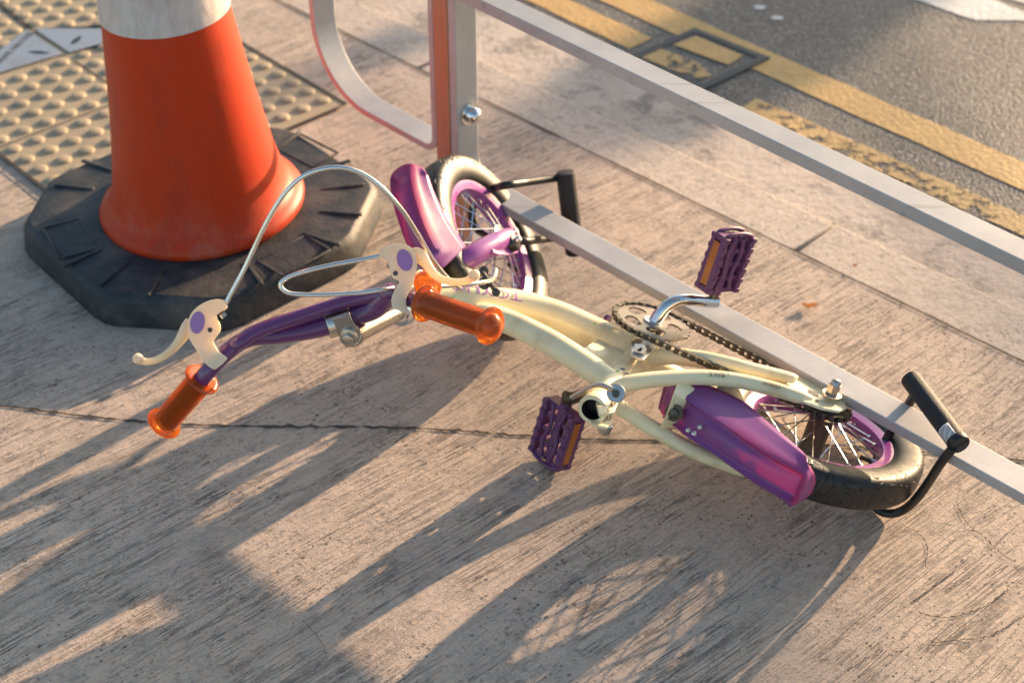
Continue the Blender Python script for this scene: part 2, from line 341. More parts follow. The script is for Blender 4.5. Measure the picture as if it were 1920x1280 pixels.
def paint(name, col, wear):
    t = NT(name); o = t.obj()
    a = t.ramp(t.noise(o, 26, 8, .75), [(wear - .03, 0), (wear + .03, 1)])
    c = t.mix(t.ramp(t.noise(o, 11, 6, .65), [(.4, 0), (.7, .45)]), col, tuple(x * .62 for x in col))
    c = t.mix(t.ramp(t.noise(o, 190, 3, .6), [(.62, 0), (.7, .6)]), c, (.12, .10, .08))
    t.l(c, t.b.inputs['Base Color']); t.b.inputs['Roughness'].default_value = .6
    t.l(t.bump(t.noise(o, 120, 5), .003), t.b.inputs['Normal'])
    tr = t.n('ShaderNodeBsdfTransparent'); mx = t.n('ShaderNodeMixShader'); t.l(a, mx.inputs[0]); t.l(tr.outputs[0], mx.inputs[1]); t.l(t.b.outputs[0], mx.inputs[2]); t.l(mx.outputs[0], t.out.inputs[0])
    return t.m
M['yellow'] = paint('yellow_paint', (.60, .37, .13), .30); M['yellow_worn'] = paint('yellow_paint_worn', (.56, .36, .14), .455)
M['white'] = paint('white_paint', (.72, .70, .66), .2)
M['tactile'] = plain('tactile_paving', (.41, .33, .215), .75, grime=.85, gcol=(.24, .20, .15), bump=.0012, bscale=240, dscale=9)
M['joint'] = plain('joint_dirt', (.05, .043, .038), .9, grime=.5, gcol=(.14, .12, .1), bump=.002)
M['cast'] = plain('cast_iron', (.05, .058, .065), .6, metal=.3, grime=.4, gcol=(.11, .10, .09), bump=.001, bscale=150)
M['plate'] = plain('steel_plate', (.46, .47, .49), .42, metal=.7, grime=.5, gcol=(.3, .27, .24), bump=.001, bscale=180)
M['leaf'] = plain('dry_leaf', (.52, .17, .03), .6)
M['bark'] = plain('bark', (.09, .065, .045), .9, bump=.01, bscale=30)
M['green'] = plain('tree_leaf', (.05, .085, .025), .6)

# ================================================================== the setting
ZR = -.022
fd = V((.716, -.698, 0)).normalized(); fn = V((.698, .716, 0)).normalized()      # along the kerb, across the kerb
def strip(pts, z=None):
    mb = MB(); mb.add([V((p[0], p[1], z)) if z is not None else V(p) for p in pts], [tuple(range(len(pts)))]); return mb
k0 = P(902, 187); qk = k0.dot(fn); sk0 = k0.dot(fd)
def sq(s, q, z=0): return fd * s + fn * q + V((0, 0, z))
KW = .118
# pavement sheet (up to the kerb line) and the kerb stones, gutter, road
tag(obj('pavement', strip([sq(-14, qk, 0), sq(14, qk, 0), sq(14, qk - 16, 0), sq(-14, qk - 16, 0)]), M['concrete'], sm=False), kind='structure')
mb = MB(); L = .93; s0 = None
j1 = P(1535, 440).dot(fd)
rnd = random.Random(3)
for i in range(-9, 8):
    a = j1 + i * L + .002; b = j1 + (i + 1) * L - .002; q0 = qk + .0022
    mb.box(sq((a + b) / 2, q0 + KW / 2, -.1 - .001 + rnd.uniform(-.001, 0)), fd, fn, (0, 0, 1), (b - a) / 2, KW / 2, .1)
kerb = tag(obj('kerb', mb, M['kerb'], bevel=.004), kind='structure')
mb = MB(); mb.add([sq(-14, qk - .02, -.03), sq(14, qk - .02, -.03), sq(14, qk + KW + .02, -.03), sq(-14, qk + KW + .02, -.03)], [(0, 1, 2, 3)])
tag(obj('kerb_bed', mb, M['joint'], sm=False), kind='structure')
GW = .20
mb = MB()
ss = np.linspace(-6, 6, 240)
e = [sq(s, qk + KW + GW + .05 * noise.noise(V((s * 2.2, 1, 0))) + .02 * noise.noise(V((s * 9, 4, 0))), ZR + .004) for s in ss]
b_ = [sq(s, qk + KW - .01, ZR + .004) for s in ss]
mb.add(b_ + e, [(i, i + 1, i + 241, i + 240) for i in range(239)])
tag(obj('gutter', mb, M['gutter'], sm=False), kind='structure')
tag(obj('road', strip([sq(-60, qk + .02, ZR), sq(60, qk + .02, ZR), sq(60, qk + 60, ZR), sq(-60, qk + 60, ZR)]), M['road'], sm=False), kind='structure')
tag(obj('ground', strip([(-90, -90, -.12), (90, -90, -.12), (90, 90, -.12), (-90, 90, -.12)]), M['road'], sm=False), kind='structure')
# slab joint across the foreground and small joints: narrow irregular dirt-filled cracks lying 1 mm proud
def crack(pts, wdt, seed, z=.0012, jit=.0035):
    q = smooth([P(*p) for p in pts], 26); rr = random.Random(seed); mb = MB(); L_ = []; Rr = []
    for i, p in enumerate(q):
        p = V(p); a = V(q[min(i + 1, len(q) - 1)]) - V(q[max(i - 1, 0)]); n = V((-a.y, a.x, 0)).normalized()
        c = p + n * (jit * noise.noise(V((i * .35, seed, 0))))
        ww = wdt * max(.18, .6 + 1.0 * noise.noise(V((i * .21, seed, 5))) + rr.uniform(-.15, .3))
        L_.append(V((*(c + n * ww)[:2], z))); Rr.append(V((*(c - n * ww)[:2], z)))
    n = len(L_); mb.add(L_ + Rr, [(i, i + 1, n + i + 1, n + i) for i in range(n - 1)]); return mb
cr = MB()
def crackw(a, b, wdt, seed, z=.0015):
    mb = MB(); n = 260; rr = random.Random(seed); L_ = []; Rr = []; d = (b - a).normalized(); m = V((-d.y, d.x, 0))
    for i in range(n):
        p = a + (b - a) * (i / (n - 1)); c = p + m * (.0016 * noise.noise(V((i * .3, seed, 0)))); ww = wdt * max(.12, .5 + 1.1 * noise.noise(V((i * .17, seed, 5))) + rr.uniform(-.1, .25))
        L_.append(V((*(c + m * ww)[:2], z))); Rr.append(V((*(c - m * ww)[:2], z)))
    mb.add(L_ + Rr, [(i, i + 1, n + i + 1, n + i) for i in range(n - 1)]); return mb
m_ = crackw(sq(-4.5, qk + .0005), sq(1.6, qk + .0005), .0036, 21); cr.add(m_.v, m_.f)
for i in range(-4, 4):
    m_ = crackw(sq(j1 + i * L, qk), sq(j1 + i * L, qk + KW), .0016, 30 + i); cr.add(m_.v, m_.f)
for pts, wd, sd in (([(-60, 752), (60, 768), (180, 783), (340, 796), (520, 800), (700, 801), (860, 808), (960, 816), (1150, 826), (1300, 826), (1460, 830), (1600, 838), (1760, 850), (2000, 872)], .0030, 3),
                    ([(1095, 1015), (1105, 1030), (1130, 1040)], .0005, 9), ([(570, 1165), (600, 1200), (612, 1226)], .0004, 12), ([(1792, 940), (1812, 980), (1845, 1008), (1880, 1040), (1905, 1055)], .0009, 15), ([(1698, 988), (1722, 1000), (1738, 1025), (1734, 1062)], .0008, 31), ([(1722, 1148), (1775, 1158), (1840, 1140), (1890, 1105)], .0011, 32), ([(1745, 1205), (1800, 1200), (1860, 1190), (1925, 1150)], .0010, 33), ([(1712, 1128), (1745, 1105), (1790, 1070)], .0010, 34)):
    m_ = crack(pts, wd, sd); cr.add(m_.v, m_.f)
tag(obj('pavement_joint', cr, M['joint'], sm=False), kind='structure')
# painted lines
def band(pts_a, pts_b, mat, z, name='road_marking'):
    mb = MB(); n = len(pts_a); mb.add([P(*p, ZR) + V((0, 0, z)) for p in pts_a] + [P(*p, ZR) + V((0, 0, z)) for p in pts_b], [(i, i + 1, n + i + 1, n + i) for i in range(n - 1)])
    return tag(obj(name, mb, mat, sm=False), kind='structure')
ya = P(1200, 34, ZR).dot(fn); yb = P(1912, 352, ZR).dot(fn)
def dirband(p1, p2, wd, s_a, s_b, mat, z=.0014, name='road_marking'):
    a = P(*p1, ZR); b = P(*p2, ZR); d = (b - a).normalized(); n = V((-d.y, d.x, 0)); n = n if n.y > 0 else -n
    mb = MB(); N_ = 120; A = []; B = []
    for i in range(N_):
        s = s_a + (s_b - s_a) * i / (N_ - 1); j = .004 * noise.noise(V((s * 9, p1[0], 0))); k = .004 * noise.noise(V((s * 9, p1[0], 7)))
        A.append(a + d * s + n * j + V((0, 0, z))); B.append(a + d * s + n * (wd + k) + V((0, 0, z)))
    mb.add(A + B, [(i, i + 1, N_ + i + 1, N_ + i) for i in range(N_ - 1)])
    return tag(obj(name, mb, mat, sm=False), kind='structure')
dirband((1200, 36), (1912, 355), .085, -3, 4, M['yellow'])
dirband((1369, 198), (1875, 424), .058, .02, .78, M['yellow_worn'])
dirband((1030, 22), (1206, 105), .07, -2.5, .24, M['yellow'])
m_ = strip([P(1690, -10, ZR), P(1800, 30, ZR), P(1830, 39, ZR), P(1935, 40, ZR), P(1935, 30, ZR), P(1836, -10, ZR)]); 
for v in m_.v: v.z += .0014
tag(obj('road_marking', m_, M['white'], sm=False), kind='structure')
m_ = strip([P(1862, -10, ZR), P(1960, 20, ZR), P(1990, -10, ZR)])
for v in m_.v: v.z += .0014
tag(obj('road_marking', m_, M['white'], sm=False), kind='structure')
m_ = MB()
for k, (px, py) in enumerate([(1457, 35), (1424, 15)]):
    c = P(px, py, ZR); ps = [c + V((.013 * math.cos(a) * (1 + .4 * noise.noise(V((a, k, 0)))), .010 * math.sin(a) * (1 + .4 * noise.noise(V((a, k, 3)))), .0014)) for a in np.linspace(0, 2 * math.pi, 12, endpoint=False)]
    m_.add(ps, [tuple(range(12))])
tag(obj('road_marking', m_, M['white'], sm=False), kind='structure')
# square cover in the road with paint remains
cs = [P(1176, 112, ZR), P(1302, 56, ZR), P(1444, 112, ZR), P(1320, 178, ZR)]
cc = sum(cs, V()) / 4
mh = thing('drain_cover', 'square cast iron cover in the road with patches of yellow paint on it', 'drain cover', tuple(cc))
mb = MB(); u = (cs[2] - cs[1]); wv_ = (cs[1] - cs[0])
def quadp(a, b): return cs[0] + wv_ * a + u * b
rings = [(0, .002), (.0, .005), (.09, .005), (.09, .001)]
pr = []
for ins, z in rings: pr.append([quadp(ins, ins) + V((0, 0, z)), quadp(1 - ins, ins) + V((0, 0, z)), quadp(1 - ins, 1 - ins) + V((0, 0, z)), quadp(ins, 1 - ins) + V((0, 0, z))])
vs_ = [p for r in pr for p in r]; mb.add(vs_, [(i * 4 + k, i * 4 + (k + 1) % 4, (i + 1) * 4 + (k + 1) % 4, (i + 1) * 4 + k) for i in range(3) for k in range(4)])
obj('frame', mb, M['cast'], mh, sm=False)
mb = MB(); mb.add([quadp(a, b) + V((0, 0, .003)) for a, b in ((.085, .085), (.915, .085), (.915, .915), (.085, .915))], [(0, 1, 2, 3)]); lid = obj('lid', mb, M['road'], mh, sm=False)
mb = MB()
for (a0, a1, b0, b1) in ((.54, .86, .12, .78),):
    mb.add([quadp(a, b) + V((0, 0, .0055)) for a, b in ((a0, b0), (a1, b0 + .03), (a1 - .02, b1), (a0 + .03, b1 + .04))], [(0, 1, 2, 3)])
obj('paint_patch', mb, M['yellow'], lid, sm=False)
mb = MB(); mb.add([quadp(a, b) + V((0, 0, .0055)) for a, b in ((.10, .10), (.38, .10), (.40, .55), (.28, .86), (.12, .80))], [(0, 1, 2, 3, 4)]); obj('paint_patch', mb, M['yellow_worn'], lid, sm=False)

# tactile paving (blister) on the left
to = V((-.97672, 2.79699, 0)); v1 = V((.03273, -.03535, 0)); v2 = V((-.03535, -.03273, 0))
A_a = P(470, 104); A_b = P(0, 292)
e1 = v1.normalized(); e2 = v2.normalized()
def tq(p): p = V((p[0], p[1], 0)) - to; return p.dot(e1), p.dot(e2)
amax = tq(P(470, 290))[0]; amax = max(tq(P(75, 368))[0], tq(P(600, 225))[0]) ; bmin = tq(P(500, 112))[1]; bmax = tq(P(10, 300))[1]
mb = MB(); z0 = .004
pitch = v1.length
def tp(a, b, z): return to + e1 * a + e2 * b + V((0, 0, z))
aend = max(7 * pitch, tq(P(613, 200))[0]) + .024
mb.add([tp(aend, bmin, z0), tp(aend, bmax, z0), tp(-2.2, bmax, z0), tp(-2.2, bmin, z0)], [(0, 1, 2, 3)])
# plates footprint (no domes there)
pl_in = [P(-60, 172), P(57, 60), P(300, 60), P(300, 55), P(128, 108)]
def inpoly(p, poly):
    c = False; n = len(poly)
    for i in range(n):
        a, b = poly[i], poly[i - 1]
        if (a.y > p.y) != (b.y > p.y) and p.x < (b.x - a.x) * (p.y - a.y) / (b.y - a.y) + a.x: c = not c
    return c
ppoly = [P(-75, 180), P(57, 55), P(420, 62), P(300, 55 - 6), P(132, 112)]
ppoly = [P(-90, 180), P(56, 52), P(330, 60), P(335, 45), P(128, 112)]
for i in range(-44, 12):
    for j in range(-16, 12):
        a = i * pitch; b = j * pitch
        if a > aend - .012 or b < bmin + .02 or b > bmax - .018: continue
        c = tp(a, b, z0)
        if inpoly(c, ppoly): continue
        if c.x < -1.7 or c.y > 4.2: continue
        mb.lathe(c, (0, 0, 1), [(0, .0150), (.0018, .0142), (.0034, .0118), (.0042, .0085), (.0044, .0001)], n=16)
tac = tag(obj('tactile_paving', mb, M['tactile'], ang=50), kind='structure')
# joints of the tactile slabs
mb = MB()
def lineq(a0, b0, a1, b1, wd, z=z0 + .0012):
    p = tp(a0, b0, z); q = tp(a1, b1, z); d = (q - p).normalized(); n = V((-d.y, d.x, 0)) * wd; mb.add([p + n, q + n, q - n, p - n], [(0, 1, 2, 3)])
for kk in (4.5, -7.5, -19.5): lineq(kk * pitch, bmin, kk * pitch, bmax, .0012)
lineq(-2.2, bmin, aend, bmin, .004); lineq(-2.2, bmax, aend, bmax, .003); lineq(aend, bmin, aend, bmax, .0025)
lineq(*tq(P(140, 118)), *tq(P(230, 180)), .0022); lineq(*tq(P(-40, -18)), *tq(P(60, 60)), .006)
tag(obj('paving_joint', mb, M['joint'], sm=False), kind='structure')
# steel access cover plates
def plate_thing(poly, slot, label, letters=None):
    c = sum(poly, V()) / len(poly)
    t_ = thing('access_cover', label, 'access cover', (c.x, c.y, 0), 'triangular steel cover plates in the paving')
    mb = MB(); mb.plate([V((p.x, p.y, .0048)) for p in poly], (0, 0, .0035)); p_ = obj('plate', mb, M['plate'], t_, bevel=.0006)
    a, b, wd = slot; a = V((a.x, a.y, .0089)); b = V((b.x, b.y, .0089)); d = (b - a).normalized(); n = V((-d.y, d.x, 0)); m = (a + b) / 2
    mb = MB(); mb.add([a, a + (m - a) * .4 + n * wd * .5, m + n * wd, b + (m - b) * .4 + n * wd * .5, b, b + (m - b) * .4 - n * wd * .5, m - n * wd, a + (m - a) * .4 - n * wd * .5], [tuple(range(8))]); obj('key_slot', mb, M['black'], p_, sm=False)
    if letters:
        txt, at, d, size = letters; text_flat(txt, V((at.x, at.y, .0090)), d, size, M['cast'], p_)
def text_verts(txt, size):
    cu = bpy.data.curves.new('t', 'FONT'); cu.body = txt; cu.size = size; cu.align_x = 'CENTER'; cu.align_y = 'CENTER'; cu.resolution_u = 3
    o = bpy.data.objects.new('t', cu); C.objects.link(o); dg = bpy.context.evaluated_depsgraph_get(); dg.update()
    me = o.evaluated_get(dg).to_mesh(); vs_ = [v.co.copy() for v in me.vertices]; fs_ = [tuple(p.vertices) for p in me.polygons]
    o.evaluated_get(dg).to_mesh_clear(); bpy.data.objects.remove(o); bpy.data.curves.remove(cu); return vs_, fs_
def text_flat(txt, c, d, size, mat, parent, up=None, name='lettering'):
    vs_, fs_ = text_verts(txt, size); d = d.normalized(); n = up if up else V((-d.y, d.x, 0)); mb = MB(); mb.add([c + d * v.x + n * v.y for v in vs_], fs_)
    return obj(name, mb, mat, parent, sm=False)
def text_tube(txt, c, d, nrm, r, size, mat, parent, name='lettering', stretch=1.0):
    """letters wrapped round a tube: c on the axis, d reading direction, nrm outward at mid height; up = nrm x d"""
    vs_, fs_ = text_verts(txt, size); d = d.normalized(); nrm = (nrm - d * nrm.dot(d)).normalized(); up = nrm.cross(d); mb = MB()
    bm = bmesh.new(); vv = [bm.verts.new(v) for v in vs_]
    for f in fs_:
        try: bm.faces.new([vv[i] for i in f])
        except Exception: pass
    for _ in range(2): bmesh.ops.subdivide_edges(bm, edges=[e for e in bm.edges if e.calc_length() > size * .12], cuts=1, use_grid_fill=True)
    bm.verts.index_update(); bmesh.ops.triangulate(bm, faces=bm.faces)
    vs_ = [v.co.copy() for v in bm.verts]; fs_ = [tuple(v.index for v in f.verts) for f in bm.faces]; bm.free()
    mb.add([c + d * (v.x * stretch) + nrm * ((r) * math.cos(v.y / r)) + up * (r * math.sin(v.y / r)) for v in vs_], fs_)
    return obj(name, mb, mat, parent, sm=False)
plate_thing([P(-90, 170), P(52, 62), P(118, 107)], (P(52, 104), P(96, 107), .006), 'dull steel triangular cover plate at the left edge, its key slot running level', ('DWAWE NN FAB', P(22, 104), P(62, 68) - P(5, 120), .022))
plate_thing([P(64, 60), P(215, 58), P(330, 60), P(320, 50 + 2), P(132, 105)], (P(134, 92), P(154, 74), .007), 'dull steel triangular cover plate running behind the cone, its key slot tilted')

# dry leaf bits
def leaf(px, py, size, label):
    c = P(px, py); mb = MB(); ps = []
    for a in np.linspace(0, 2 * math.pi, 14, endpoint=False):
        r = size * (.6 + .4 * abs(math.cos(a))) * (1 + .3 * noise.noise(V((math.cos(a) * 2, math.sin(a) * 2, px)))); ps.append(c + V((r * math.cos(a), r * .5 * math.sin(a), .003 + .005 * abs(math.cos(a)))))
    mb.plate(ps, (0, 0, .0012)); o = obj('leaf', mb, M['leaf']); return tag(o, label, 'leaf')
leaf(1517, 577, .013, 'small dry orange leaf on the pavement beyond the bottom rail')
leaf(1602, 503, .004, 'tiny orange leaf scrap lying on the kerb joint')

mb = MB(); rg = random.Random(5)
for _ in range(420):
    x = rg.uniform(-1.0, 1.1); y = rg.uniform(.85, 2.7); r = rg.uniform(.0006, .0017) * (1.6 if rg.random() < .06 else 1)
    if (x + .52) ** 2 + (y - 2.25) ** 2 < .14: continue
    c = V((x, y, r * .4)); vs_ = [c + V((rg.uniform(.6, 1.2) * r * a, rg.uniform(.6, 1.2) * r * b, rg.uniform(.5, 1) * r * k)) for a, b, k in ((1, 0, 0), (-1, 0, 0), (0, 1, 0), (0, -1, 0), (0, 0, 1), (0, 0, -1))]
    mb.add(vs_, [(0, 2, 4), (2, 1, 4), (1, 3, 4), (3, 0, 4), (2, 0, 5), (1, 2, 5), (3, 1, 5), (0, 3, 5)])
tag(obj('grit', mb, M['gutter'], sm=False), 'fine grit and tiny stones scattered over the brushed concrete pavement', 'grit', 'stuff')
# ================================================================== traffic cone
def cone():
    c0 = V((-.520, 2.250, 0))
    t_ = thing('traffic_cone', 'red-orange traffic cone with white reflective sleeve on a black octagonal rubber base', 'traffic cone', tuple(c0))
    top = [(-.813, 2.196), (-.641, 1.996), (-.450, 1.977), (-.265, 2.150), (-.232, 2.321), (-.405, 2.515), (-.600, 2.535), (-.800, 2.345)]
    cen = V((-.52, 2.258)); mb = MB(); rings = []
    corner = []
    for i in range(8):
        p = V(top[i]); a = V(top[i - 1]); b = V(top[(i + 1) % 8])
        corner += [p + (a - p) * .10, p + (a - p) * .03 + (b - p) * .03, p + (b - p) * .10]
    prof = [(1.03, 0), (1.035, .006), (1.03, .014), (1.018, .042), (1.0, .051), (.975, .056)]
    for s, z in prof: rings.append([V((*(cen + (p - cen) * s), z)) for p in corner])
    rings.append([V((*(cen + (p - cen).normalized() * .2), .058)) for p in corner])
    rings.append([V((*(cen + (p - cen).normalized() * .1), .058)) for p in corner])
    n = 24; vs_ = [p for r in rings for p in r]
    fs_ = [(i * n + k, i * n + (k + 1) % n, (i + 1) * n + (k + 1) % n, (i + 1) * n + k) for i in range(len(rings) - 1) for k in range(n)]
    mb.add(vs_, fs_ + [tuple(range((len(rings) - 1) * n, len(rings) * n))])
    # moulded ribs and a rectangular frame on the top face
    def rib(a, b, wd=.0032, h=.0024):
        a = V((*a, .0575)); b = V((*b, .0575)); d = (b - a).normalized(); mb.box((a + b) / 2, d, d.cross(V((0, 0, 1))), (0, 0, 1), (b - a).length / 2, wd, h)
    for deg in (-28, -8, 12, 30, -62, -100, -118, -136, 168, 150, 60, 80, 110):
        a = R_(deg); d = V((math.cos(a), math.sin(a))); rib(cen + d * .2, cen + d * .272)
    for deg in (48, -43, -152):
        a = R_(deg); d = V((math.cos(a), math.sin(a))); e = V((-d.y, d.x)); q = [cen + d * .2 - e * .05, cen + d * .2 + e * .05, cen + d * .262 + e * .05, cen + d * .262 - e * .05]
        for i in range(4): rib(q[i], q[(i + 1) % 4], .0022, .0015)
    obj('base', mb, M['base'], t_, ang=32, bevel=.0012)
    # body, leaning a little as in the photo
    ax = V((-.045, -.01, 1)).normalized(); o = c0 + V((0, 0, .056))
    prof = [(0, .150), (.0, .163), (.006, .170), (.014, .1715), (.021, .168), (.027, .160), (.034, .152), (.045, .146), (.07, .1395), (.10, .1335), (.14, .127), (.20, .118), (.26, .1105), (.318, .104), (.40, .0945), (.50, .083), (.62, .069), (.75, .054), (.80, .048), (.805, .03), (.806, .0001)]
    mb = MB(); mb.lathe(o, ax, prof, 96); b = obj('cone_body', mb, M['cone'], t_, ang=60)
    rr = lambda h: np.interp(h, [p[0] for p in prof[4:-2]], [p[1] for p in prof[4:-2]])
    mb = MB(); hs = [.362, .363, .39, .42, .46, .56, .561]; mb.lathe(o, ax, [(h, rr(h) + (.0005 if i in (0, 6) else .0026)) for i, h in enumerate(hs)], 96); obj('reflective_sleeve', mb, M['sleeve'], t_, ang=60)
cone()

# ================================================================== pedestrian barrier
QN = 1.458; BD = V((.70, -.714, 0)).normalized(); BN = V((.714, .70, 0)).normalized(); ZB = .155
def atq(px, py, q): return onp(px, py, BN, V((0, 0, 0)), q)
def SZ(px, py, q=QN): p = atq(px, py, q); return p.dot(BD), p.z
def bp(s, z, q): return BD * s + BN * q + V((0, 0, z))
def sweep_sz(mb, path, th, q0, q1):
    """flat bar bent in the fence plane: path of (s,z) centre line, th thickness in plane, q0..q1 depth"""
    n = len(path); vs_ = []
    for i, (s, z) in enumerate(path):
        a = np.array(path[min(i + 1, n - 1)]) - np.array(path[max(i - 1, 0)]); a = a / np.linalg.norm(a); m = (-a[1], a[0])
        for (o_, q) in ((1, q0), (1, q1), (-1, q1), (-1, q0)): vs_.append(bp(s + m[0] * o_ * th / 2, z + m[1] * o_ * th / 2, q))
    fs_ = [(i * 4 + k, i * 4 + (k + 1) % 4, (i + 1) * 4 + (k + 1) % 4, (i + 1) * 4 + k) for i in range(n - 1) for k in range(4)]
    mb.add(vs_, fs_ + [(3, 2, 1, 0), tuple((n - 1) * 4 + k for k in range(4))])
def arc(cs_, cz, r, a0, a1, k=8): return [(cs_ + r * math.cos(R_(a0 + (a1 - a0) * i / k)), cz + r * math.sin(R_(a0 + (a1 - a0) * i / k))) for i in range(k + 1)]
sL, _ = SZ(816, 200); sM, _ = SZ(843, 200); sR, _ = SZ(857, 200)
WB = .044
br = thing('pedestrian_barrier', 'galvanised steel barrier panel whose bottom rail the child bicycle is locked to', 'barrier', tuple(bp(sM, 0, QN + .02)))
mb = MB(); th = .016; sc_ = sR - th / 2
send = sR + 2.9
path = [(sc_, 1.02)] + [(sc_, z) for z in (.8, .5, .35)] + [(sc_, ZB - th / 2 + .045)] + arc(sc_ + .045, ZB - th / 2 + .045, .045, 180, 270)[1:] + [(send - .05, ZB - th / 2)] + arc(send - .05, ZB - th / 2 + .05, .05, 270, 360)[1:] + [(send, 1.02)]
sweep_sz(mb, path, th, QN, QN + WB); obj('panel_frame', mb, M['galv'], br, bevel=.0012, ang=40)
# middle rail, following its own edges in the photo
ta = P(1200, 144, .495); tb = P(1901, 480, .495); td = (tb - ta).normalized(); tn = V((-td.y, td.x, 0)); tn = tn if tn.y > 0 else -tn
sA = (sR + .002 - ta.dot(BD)) / td.dot(BD)
mb = MB(); a = ta + td * sA; b = ta + td * 2.55; mb.box((a + b) / 2 + tn * .0185 + V((0, 0, -.009)), td, tn, (0, 0, 1), (b - a).length / 2, .0185, .009); obj('rail', mb, M['galv'], br, bevel=.0012)
mb = MB(); sweep_sz(mb, [(sc_ + .008, 1.03), (send + .02, 1.03)], .02, QN + .002, QN + WB - .002); obj('rail', mb, M['galv'], br, bevel=.0012)
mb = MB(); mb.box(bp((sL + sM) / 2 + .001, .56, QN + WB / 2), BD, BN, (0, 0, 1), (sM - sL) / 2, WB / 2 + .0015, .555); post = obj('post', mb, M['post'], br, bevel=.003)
mb = MB(); mb.box(bp((sL + sM) / 2, .004, QN + WB / 2), BD, BN, (0, 0, 1), .05, .045, .004); obj('foot_plate', mb, M['galv'], br, bevel=.002)
mb = MB(); fp = sR; d = ray(880, 213); p_ = CAM + d * ((fp - BD.dot(CAM)) / BD.dot(d))
mb.lathe(p_, BD, [(0, .019), (.003, .019), (.0032, .0135), (.012, .0135), (.017, .0115), (.021, .007), (.0225, .0001)], 24); obj('bolt', mb, M['chrome'], br, ang=35)
# left panel
zb2 = SZ(700, 222)[1]; sV = SZ(578, 0)[0]
bl = thing('pedestrian_barrier', 'galvanised barrier panel beside the cone with a rounded lower corner of bent flat bar', 'barrier', tuple(bp(sV, 0, QN + .02)))
mb = MB(); th2 = .011
r_ = .13; s1 = sV + .004
path = [(s1, 1.02), (s1, .8), (s1, .5)] + [(s1, zb2 + r_ + .02)] + arc(s1 + r_, zb2 + r_, r_, 180, 270, 14)[1:] + [(sL - .03, zb2)] + arc(sL - .001 - .024 - th2 / 2, zb2 + .024, .024, 270, 360)[1:] + [(sL - .001 - th2 / 2, .5), (sL - .001 - th2 / 2, 1.02)]
sweep_sz(mb, path, th2, QN + .001, QN + WB + .002); obj('panel_frame', mb, M['galv'], bl, bevel=.001, ang=40)
mb = MB(); 

